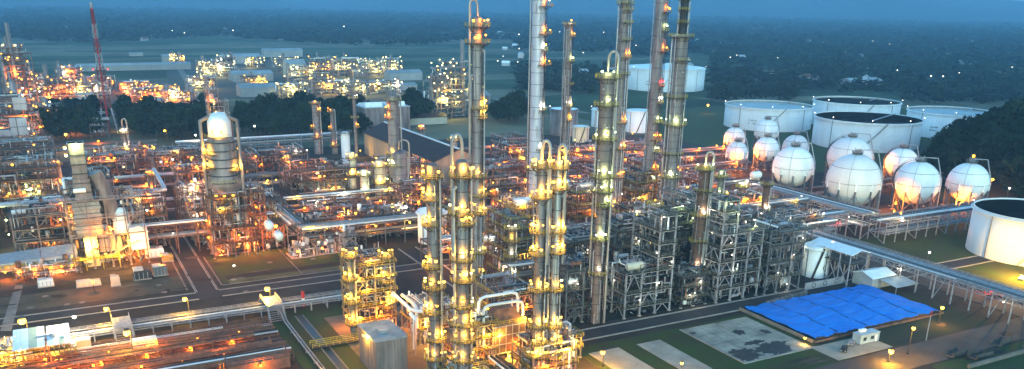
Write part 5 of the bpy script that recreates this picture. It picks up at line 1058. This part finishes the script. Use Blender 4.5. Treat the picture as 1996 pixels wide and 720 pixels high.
b = MB(); railing(b, [(0, 0), (xs, 0), (xs, ys)], hh+.25, .6, 0, .1, 3); b.build('parapet_rail', m_steel, t)
for k in range(1, 5): MB().box(xs*k/5-.05, -.06, 0, xs*k/5+.05, -.005, hh).build('cladding_joint', m_grey, t)
for k in range(1, 7): MB().box(-.06, ys*k/7-.05, 0, -.005, ys*k/7+.05, hh).build('cladding_joint', m_grey, t)
MB().box(2.6, -.1, 0, 4.4, -.01, 2.4).build('door', m_dsteel, t); MB().box(3, 5, hh+.25, 5.5, 7.5, hh+1.2).build('vent_box', m_steel, t); lamp(t, (-.8, ys*.5, hh-.3), 'amber', .5, 900)
x, y = G(960, 705); t = thing('fired_heater', 'brown boxy heater with a yellow railed top between the amber columns', 'furnace', x, y)
MB().box(0, 0, 2, 11, 9, 11).build('firebox', m_brown, t); MB().add([(0, 0, 11), (11, 0, 11), (11, 9, 11), (0, 9, 11), (3, 3, 15), (8, 3, 15), (8, 6, 15), (3, 6, 15)], [(0, 1, 5, 4), (1, 2, 6, 5), (2, 3, 7, 6), (3, 0, 4, 7), (4, 5, 6, 7)]).build('hood', m_rust, t)
b = MB()
for k in range(6): b.box(k*2.15, -.15, 2, k*2.15+.2, 0, 11)
for k in range(4): b.box(0, -.18, 2+k*2.8, 11, -.02, 2.25+k*2.8); b.box(-.18, 0, 2+k*2.8, -.02, 9, 2.25+k*2.8)
b.build('stiffeners', m_steel, t); b = MB(); railing(b, [(0, 9), (0, 0), (11, 0), (11, 9)], 11, 1.2, 0, .12, 2); b.build('railing', m_yellow, t)
for xx in (.4, 5.5, 10.6):
    for yy in (.4, 8.6): MB().box(xx-.25, yy-.25, 0, xx+.25, yy+.25, 2).build('post', m_conc, t)
for k in (0, 1.6): MB().tube([(-2, 2+k*2, 4), (-2, 2+k*2, 15.5+k), (-1.4, 2+k*2, 16.6+k), (0, 2+k*2, 17+k), (9, 2+k*2, 17+k), (10.5, 2+k*2, 16.4+k), (11, 2+k*2, 15+k), (11, 2+k*2, 12)], .45, 8).build('crossover_pipe', m_white, t)
for k, (lx, ly, lz) in enumerate(((2, -1, 9), (8, -1, 5), (5, -1.2, 1.5), (-1, 4, 8), (10, -1, 12.6), (-1.2, 7, 3))): lamp(t, (lx, ly, lz), 'orange' if k % 2 else 'amber', .42, 420)
frame('amber lit pipe frame between the slim columns and the brown heater', 93, 205, 12, 12, (4, 8, 12), 2, 2, m_olive, [(.3, -.05, 5, 'amber', 420), (.8, -.05, 9, 'amber', 420), (-.05, .5, 3, 'orange', 500), (.5, -.05, 2.5, 'orange', 500), (.6, .5, 14, 'amber', 420)], 110, wm=(3, 3, 3, 2, 1, 1))
frame('orange lit pipe frame under the twin columns', 107, 186, 14, 12, (4, 8), 2, 2, m_olive, [(.3, -.05, 5, 'orange', 420), (.8, -.05, 9, 'amber', 420), (.5, -.05, 2.5, 'orange', 500), (.9, .6, 4, 'amber', 500)], 100, wm=(3, 3, 3, 2, 1, 1))
frame('orange glowing pipe frame behind the twin columns', 112, 216, 13, 16, (5, 10, 15), 2, 2, m_olive, [(.3, -.05, 7, 'orange', 420), (.7, -.05, 12, 'orange', 420), (.4, -.05, 3, 'orange', 500), (-.05, .5, 9, 'amber', 420)], 130, wm=(4, 3, 3, 1, 1, 1))
frame('pump frame with white pipe bends between the amber lattice and the foremost column', 90, 226, 14, 16, (5, 9), 2, 2, m_olive, [(.2, -.05, 7, 'amber', 420), (.7, -.05, 4, 'orange', 500), (.5, .5, 11, 'amber', 420), (.9, .2, 11, 'white', 120)], 130, wm=(4, 3, 3, 3, 1, 1))
for lab, pp in (('thick white pipe sloping from the amber lattice to the foremost column', ((766, 572, 13), (800, 603, 12), (812, 607, 12), (840, 608, 12))), ('second white pipe humped beside the thick one', ((784, 575, 12), (806, 592, 12), (812, 602, 12), (812, 640, 6))), ('white drop pipe beside the foremost column foot', ((800, 612, 12), (808, 620, 12), (808, 680, 1)))):
    P = [Vector((*G(*q), q[2])) for q in pp]; t = thing('bent_pipe', lab, 'pipe', P[0].x, P[0].y); o = Vector((P[0].x, P[0].y, 0)); MB().tube([q-o for q in P], .55, 10).build('pipe', m_white, t)
    q = P[1]-o; MB().bar((q.x, q.y, 0), (q.x, q.y, q.z-.4), .35).build('stanchion', m_steel, t)
frame('orange lit pipe frame beside the grey cladded box', 82, 190, 12, 11, (3.5, 7), 2, 2, m_olive, [(.3, -.05, 4, 'orange', 500), (.8, -.05, 6, 'amber', 420), (.5, .5, 8.5, 'amber', 420)], 110, wm=(4, 3, 3, 2, 1, 1))
frame('amber lit valve frame at the paving edge by the dark road', 120, 196, 9, 10, (3.5, 7), 1, 1, m_olive, [(.3, -.05, 4, 'orange', 500), (.8, -.05, 6, 'amber', 420)], 70, wm=(4, 3, 3, 2, 1, 1))
rack('grey roofed pipe trough leaving the amber columns toward the bottom edge', 'y', 150, 196, 96, 6, (3.2, 5.6), 7, 6, m_dsteel, (), seed=71, pm=(3, 3, 1, 1, 3, 2))
# ------------------------------------------------------------------ buildings behind the unit
gable('storage_shed', 'long cream shed with a dark brown roof and pale ridge vent behind the mauve column', 186, 440, 216, 563, 14.5, 20.5, M('dusty cream wall', (.36, .31, .24), .8, 0, .3, .3, streak=True), m_roofd, 'shed', 'y', None, 1., 0, m_roofw)
for k in range(4): flood(('nearest', 'second', 'third', 'farthest')[k]+' amber flood lamp along the cream shed wall', 179, 455+k*32, 4.5, 'amber', 520, .4, (-.8, -.8, .6))
x, y = G(712, 262); t = thing('block_building', 'grey windowless block building with two pale roof monitors behind the pink stack', 'building', x, y); hh = ZT(x, y, 212)
MB().box(0, 0, 0, 38, 26, hh).build('wall', m_lav, t); MB().box(-.4, -.4, hh, 38.4, 26.4, hh+.6).build('roof', m_roofg, t)
for k in (2, 21): MB().add([(k, 2, hh+.6), (k+14, 2, hh+.6), (k+14, 22, hh+.6), (k, 22, hh+.6), (k, 4, hh+4), (k+14, 4, hh+4), (k+14, 20, hh+2.4), (k, 20, hh+2.4)], [(4, 5, 6, 7), (0, 1, 5, 4), (1, 2, 6, 5), (2, 3, 7, 6), (3, 0, 4, 7)]).build('roof_monitor', m_roofw, t)
MB().box(3, -.3, 1, 12, .02, 6).build('door', m_dsteel, t)
# ------------------------------------------------------------------ flare
x, y = G(214, 262); t = thing('flare_stack', 'red and white guyed lattice flare tower rising over the tree belt', 'flare tower', x, y); ht = ZT(x, y, 18)
def fw_(z): return 3.2*(1-z/ht)+.9
N = 7
for k in range(N):
    za, zb = ht*(.22+.78*k/N), ht*(.22+.78*(k+1)/N); b = MB(); wa, wb = fw_(za), fw_(zb)
    cs = [(1, 1), (-1, 1), (-1, -1), (1, -1)]
    for i in range(4):
        p, q = cs[i], cs[(i+1) % 4]; b.bar((p[0]*wa, p[1]*wa, za), (p[0]*wb, p[1]*wb, zb), .5); zm = (za+zb)/2; wm_ = fw_(zm)
        for z0_, z1_, w0, w1 in ((za, zm, wa, wm_), (zm, zb, wm_, wb)): b.bar((p[0]*w0, p[1]*w0, z0_), (q[0]*w1, q[1]*w1, z1_), .3); b.bar((q[0]*w0, q[1]*w0, z0_), (p[0]*w1, p[1]*w1, z1_), .3); b.bar((p[0]*w0, p[1]*w0, z0_), (q[0]*w0, q[1]*w0, z0_), .3)
    b.build('lattice_section', (M('faded red paint', (.13, .025, .028), .7), M('faded white paint', (.24, .24, .25), .7))[(k+(N+1)) % 2], t)
b = MB()
for i in range(4): p = [(1, 1), (-1, 1), (-1, -1), (1, -1)][i]; b.bar((p[0]*6, p[1]*6, 0), (p[0]*fw_(ht*.22), p[1]*fw_(ht*.22), ht*.22), .7)
b.build('base_legs', m_steel, t); MB().tube([(0, 0, 0), (0, 0, ht+2)], .7, 10).build('flare_pipe', m_red, t); MB().lathe([(.9, ht+1), (1.2, ht+3), (1.1, ht+4.5)], 12).build('tip', m_steel, t)
b = MB(); zz = ht*.52; b.lathe([(1, zz), (4.5, zz), (4.5, zz+.3), (1, zz+.3)], 8); p = b.build('platform', m_grate, t)
for a in (0, 1.6, 3.2): lamp(p, (5*math.cos(a), 5*math.sin(a), zz+1), 'red', .6)
rack('pale blue service rack leading from the far plant to the flare foot', 'y', y-30, y+330, x-14, 12, (6, 11), 7, 18, m_grey, (), seed=80, pm=(4, 4, 0, 1, 0, 2), rr=(.4, .5, .6))
for k in range(6): o = MB().box(0, 0, 0, 16, 2.5, 1.6).box(.5, .3, 1.6, 15.5, 2.2, 1.9).build('duct_hood', m_pale); o.location = (x-16, y-20+k*38, 13.2); tag(o, 'pale blue hood box across the service rack behind the flare', 'hood', 'hood boxes on the flare service rack')
# ------------------------------------------------------------------ far plants
def farunit(label, px, py, sx, sy, hrow, n, colr, seed, group, mt=m_brown, pw=2500, r=.7, lit=2, nl=10):
    x, y = G(px, py); h = max(5, ZT(x, y, hrow)); rn = random.Random(seed); t = thing('process_block', label, 'process plant', x, y, 0, 0, group)
    nx, ny = max(2, int(sx/8)), max(1, int(sy/9)); k = max(2, int(h/5)); b = MB()
    for i in range(nx+1):
        for j in range(ny+1):
            hz = h*rn.uniform(.5, 1); b.bar((sx*i/nx, sy*j/ny, 0), (sx*i/nx, sy*j/ny, hz), .5)
    for q in range(1, k+1):
        z = h*q/k*.9; xa = rn.uniform(0, .3)*sx; xb = sx*rn.uniform(.7, 1)
        for j in range(ny+1): b.bar((xa, sy*j/ny, z), (xb, sy*j/ny, z), .5)
        b.box(xa, 0, z-.1, xb, sy*.6, z+.1)
    b.build('frame', mt, t); clutter(sx, sy, .3, h, n, seed, (4, 3, 3, 3, 1, 1), .8, 14).build('pipework', PIPEM, t, 'stuff')
    b = MB()
    for q in range(rn.randrange(2, 5)):
        rr = rn.uniform(1.2, 2.4); hz = h*rn.uniform(.7, 1.35); b.lathe([(rr, 0), (rr, hz), (rr*.6, hz+rr*.5), (.01, hz+rr*.6)], 12, (rn.uniform(2, sx-2), rn.uniform(1, sy-1), 0))
    b.build('vessels', m_lav, t, 'stuff')
    for q in range(nl):
        c = colr if rn.random() < .8 else rn.choice(('amber', 'white', 'yellow')); p = (rn.uniform(0, sx), rn.choice((-.5, -.5, sy*rn.random())), rn.uniform(.25, 1.05)*h+1)
        lamp(t, p, c, r*rn.uniform(.7, 1.15))
        if q < lit: light(t, (p[0], -2.5, p[2]*.6+2), c, pw)
    return t
FG = 'blocks of the far lamp studded plant beyond the trees'
spots = [(332, 128, 22, 12, 108, 'beside the white roofed hall'), (385, 150, 30, 14, 120, 'along the pale access road'), (560, 165, 40, 16, 128, 'behind the dark trees'), (530, 140, 40, 16, 112, 'between pale halls'), (600, 145, 44, 18, 112, 'in its brightest middle'), (650, 150, 40, 18, 112, 'with the tightest cluster of lamps'), (700, 150, 36, 16, 116, 'before the flat grey hall'), (745, 150, 30, 16, 114, 'at its end next to open fields'), (600, 185, 34, 16, 150, 'low down against the trees'), (655, 190, 36, 16, 158, 'low down over the grey block building'), (720, 185, 40, 16, 160, 'lowest, over the roof monitors'), (540, 190, 34, 16, 165, 'over the slim lavender columns'), (470, 175, 30, 16, 150, 'over the domed vessel shoulder'), (425, 150, 26, 14, 110, 'behind the reactor structure'), (365, 175, 30, 14, 150, 'beside the tree lined road end'), (480, 132, 30, 14, 112, 'behind the flat white hall')]
for i, (px, py, sx, sy, hr, lab) in enumerate(spots): farunit('far block of greenish yellow lamps '+lab, px, py, sx, sy, hr, 60, 'yellow' if i % 4 else 'amber', 400+i, FG, m_lav, 1300, .7, 2, 17)
x, y = G(872, 230); t = farunit('far stepped process tower pricked with greenish lamps beyond the shed', 855, 232, 34, 20, 122, 90, 'yellow', 430, FG, m_lav, 800, .6, 4, 34)
farunit('far low process block with pale lamps beside the stepped tower', 838, 235, 22, 14, 150, 60, 'yellow', 431, FG, m_lav, 800, .6, 2, 14)
FL = 'blocks of the far orange lit plant around the flare'
for i, (px, py, sx, sy, hr, lab) in enumerate(((2, 300, 26, 18, 185, 'tallest orange block at the picture edge'), (18, 240, 24, 16, 78, 'orange block topped by a lit round tower'), (70, 215, 36, 16, 150, 'orange block behind the lit round tower'), (50, 265, 30, 16, 205, 'orange block above the pale square panels'), (105, 205, 36, 16, 160, 'orange block with a glowing tank beside the tree belt'), (135, 190, 40, 18, 160, 'orange block straddling the yellow flood lamp'), (160, 178, 36, 16, 150, 'orange block beside the pale service rack'), (112, 170, 30, 14, 130, 'orange block with one yellow beacon mast'), (245, 205, 36, 16, 175, 'orange block just past the flare foot'), (280, 205, 34, 16, 178, 'orange block before the pale low hall'), (320, 208, 30, 14, 180, 'orange block at the fence road end'), (235, 180, 30, 14, 160, 'orange block behind the flare foot'), (285, 185, 34, 14, 168, 'small orange block nearest the open field'), (20, 190, 36, 16, 140, 'orange block behind the tallest one'))):
    farunit(lab, px, py, sx, sy, hr, 70, 'orange', 450+i, FL, m_brown, 1700, .62, 3, 16)
x, y = G(40, 215); column('broad pale round tower with two rings of bright amber lamps in the far orange plant', (x, y), ZT(x, y, 84), 30*MPP(x, y, 30), m_lav, [(ZT(x, y, 92), 0, 330, 4, 'amber', 3.), (ZT(x, y, 118), 0, 330, 4, 'amber', 3.)], group='far columns of the orange plant', lr=.9, power=2500, rings=3, lad=None, pipes=())
def far_hall(lab, px, py, sx, sy, hr, wall, roof, along='x'):
    x, y = G(px, py); h = max(4, ZT(x, y, hr)); return gable('far_hall', lab, x, y, x+sx, y+sy, h*.8, h*1.1, wall, roof, 'building', along, 'pale halls of the far plants')
m_hallw = M('far hall wall', (.34, .33, .32), .8, 0, .2, .05); m_hallr = M('far hall roof', (.32, .35, .36), .7, 0, .25, .05)
for a in (('long low white hall behind the flare, longest of all', 150, 140, 150, 16, 127, m_hallw, m_hallr), ('short arched white hall next to the longest one', 128, 142, 16, 18, 130, m_hallw, m_hallr), ('bright white hall with floodlights at the far plant corner', 318, 122, 22, 18, 108, m_hallw, m_hallr), ('flat white hall with blue roof edge behind the domed vessel', 435, 125, 60, 30, 108, m_hallw, m_hallr), ('grey white hall with three roof domes at the far fields', 515, 112, 70, 24, 97, m_hallw, m_hallr), ('pale blue roofed hall in front of the three domed hall', 455, 160, 50, 30, 142, m_hallw, m_hallr), ('second pale blue roofed hall lower down', 470, 190, 46, 24, 168, m_hallw, m_hallr), ('cream block hall among the brightest lamps', 560, 150, 26, 20, 120, m_cream, m_hallr), ('flat grey hall behind the tightest lamps', 690, 150, 60, 26, 138, m_lav, m_hallr), ('pale hall nearest the fields beyond the lamps', 760, 158, 46, 22, 140, m_hallw, m_hallr), ('low white hall below the flat grey hall', 735, 178, 50, 20, 166, m_hallw, m_hallr), ('pale low hall beside the tree belt end', 292, 208, 26, 16, 194, m_hallw, m_hallr), ('small white shed standing alone in the field', 253, 110, 22, 14, 104, m_hallw, m_hallr), ('grey hall between lamps and the stepped tower', 905, 205, 30, 20, 184, m_lav, m_hallr), ('brown hall lit amber behind the shed', 800, 245, 34, 18, 228, m_cream, m_roofd)):
    far_hall(*a)
for i, (px, row) in enumerate(((538, 95), (552, 95), (580, 94))):
    x, y = G(px, 106); t = thing('domed_silo', ('near end', 'middle', 'far end')[i]+' pale dome beside the grey white hall', 'silo', x, y, 0, 0, 'pale domes of the far hall'); h = ZT(x, y, row); MB().lathe([(8, 0), (8, h*.6), (6, h*.85), (3, h*.97), (.01, h)], 16).build('shell', m_white, t)
# access road of the far plant
ground_sheet('far_road', [G(345, 135), G(356, 135), G(412, 212), G(392, 212)], -.03, m_path)
ground_sheet('far_road', [G(425, 118), G(450, 118), G(520, 190), G(480, 190)], -.03, m_path)
ground_sheet('far_yard', [G(330, 190), G(800, 200), G(780, 128), G(440, 112), G(322, 118)], -.12, M('far yard', (.09, .085, .07), .9, 0, .4, .02), thick=.1)
ground_sheet('far_yard', [G(0, 230), G(345, 225), G(330, 172), G(90, 160), G(0, 150)], -.12, M('far red yard', (.075, .055, .042), .9, 0, .4, .02), thick=.1)
ground_sheet('field_track', [G(960, 190), G(1250, 235), G(1250, 238), G(960, 194)], -.1, m_path, thick=.05)
# houses and lamps across the distant plain
HM = MB(); HM.add([(-6, -4, 0), (6, -4, 0), (6, 4, 0), (-6, 4, 0), (-6, -4, 4.5), (6, -4, 4.5), (6, 4, 4.5), (-6, 4, 4.5), (-6, 0, 7.5), (6, 0, 7.5)], [(0, 1, 5, 4), (2, 3, 7, 6), (1, 2, 6, 9, 5), (3, 0, 4, 8, 7)], 0); HM.add([(-6.5, -4.6, 4.2), (6.5, -4.6, 4.2), (6.5, 0, 7.7), (-6.5, 0, 7.7), (6.5, 4.6, 4.2), (-6.5, 4.6, 4.2)], [(0, 1, 2, 3), (3, 2, 4, 5)], 1); HMESH = [HM.mesh('house', [m_pale, mm]) for mm in (m_roofg, m_roofw, m_rust)]
rn = random.Random(9)
for i in range(60):
    px = rn.uniform(960, 1990) if i > 8 else rn.uniform(40, 900); py = rn.uniform(62, 150)+.02*(px-1000) if i > 8 else rn.uniform(45, 90)
    if 1400 < px < 1960 and py > 165: continue
    x, y = G(px, py); o = inst('house', HMESH[i % 3], None, (x, y, 1.5), rn.uniform(0, 3), rn.uniform(.8, 1.3)); tag(o, 'small pale house among the trees of the hazy distance', 'house', 'houses across the distant plain')
x, y = G(1662, 168); gable('far_hall', 'long low pale hall among trees beyond the storage tanks', x, y, x+60, y+26, 5, 9, m_pale, m_roofg, 'building')
b = MB()
for i in range(50):
    px = rn.uniform(950, 1996); py = rn.uniform(46, 150)+.018*(px-1000)
    if rn.random() < .2: px = rn.uniform(0, 950); py = rn.uniform(18, 75)
    x, y = G(px, py); b.ball((x, y, 11), rn.uniform(.5, .95)*max(1, math.hypot(x, y)/1800), 8)
b.build('distant_town_lights', m_wwhite, None, 'stuff')
# ------------------------------------------------------------------ street lamps
for px, py, z, c, pw, r, lab in ((43, 626, 8, 'amber', 3400, .75, 'amber street lamp blazing over the pale footpath'), (207, 602, 8, 'amber', 2200, .5, 'amber street lamp between the two stair bridges and footpath'), (360, 583, 8, 'amber', 2200, .5, 'amber street lamp at the road corner'), (521, 563, 8, 'amber', 2600, .6, 'amber street lamp over the farther stair bridge'), (247, 649, 9, 'amber', 2600, .65, 'amber street lamp above the white panelled cabinet'), (1175, 687, 5, 'amber', 1200, .45, 'amber lamp glowing at the head of the clean slab'), (1737, 685, 4, 'amber', 1800, .55, 'low amber lamp on the verge past the site cabin'), (1781, 640, 9, 'amber', 900, .38, 'amber street lamp on a leaning arm beside the red tipped pole'), (1837, 600, 6, 'amber', 700, .4, 'amber lamp at the far corner of the blue tarpaulin'), (1329, 708, 4, 'amber', 600, .32, 'small amber lamp at the foot of the middle clean slab'), (1812, 492, 8, 'white', 160, .32, 'white street lamp on the turf behind the trestle'), (456, 518, 5, 'white', 60, .28, 'small white lamp post on the turf beside the fenced road'), (1569, 659, 2, 'amber', 150, .3, 'tiny amber lamp by the liner edge of the tarpaulin'), (128, 262, 10, 'amber', 1500, .6, 'amber lamp shining before the dark tree belt'), (233, 230, 10, 'amber', 900, .5, 'yellow lamp beside the flare foot trees'), (321, 255, 12, 'amber', 1500, .5, 'amber pole lamp in front of the tree belt'), (496, 246, 12, 'white', 400, .5, 'white pole lamp beside the domed vessel'), (640, 427, 9, 'amber', 900, .45, 'amber lamp on the silver pipe elbow'), (1743, 412, 3, 'amber', 200, .3, 'amber lamp among the sphere legs'), (2, 372, 12, 'green', 600, .5, 'green white lamp at the picture edge beside the lattice wall'), (1060, 205, 8, 'amber', 600, .7, 'lone amber lamp on the plain beyond the dark rusty column'), (1380, 205, 8, 'amber', 500, .7, 'lone amber lamp on the track beside the pale green tank')):
    street_lamp(lab, px, py, z, c, pw, 1.4, r)
# ------------------------------------------------------------------ haze
b = MB(); b.box(-9000, -1500, -4, 16000, 16500, 480); hz = b.build('haze', [], None, 'stuff')
mh = bpy.data.materials.new('haze'); mh.use_nodes = True; n = mh.node_tree.nodes; n.clear(); out = n.new('ShaderNodeOutputMaterial'); pv = n.new('ShaderNodeVolumePrincipled')
pv.inputs['Color'].default_value = (.30, .66, 1, 1); pv.inputs['Density'].default_value = .00015; mh.node_tree.links.new(pv.outputs[0], out.inputs['Volume']); hz.data.materials.append(mh)
for lab, v in LABELS.items():
    k = len(lab.split())
    if k < 4 or k > 16: print('LABEL LENGTH', k, lab)
    if len(v) > 1 and not v[0][1]: print('LABEL DUP', lab)
print('objects', len(bpy.data.objects), 'verts', sum(len(m.vertices) for m in bpy.data.meshes))
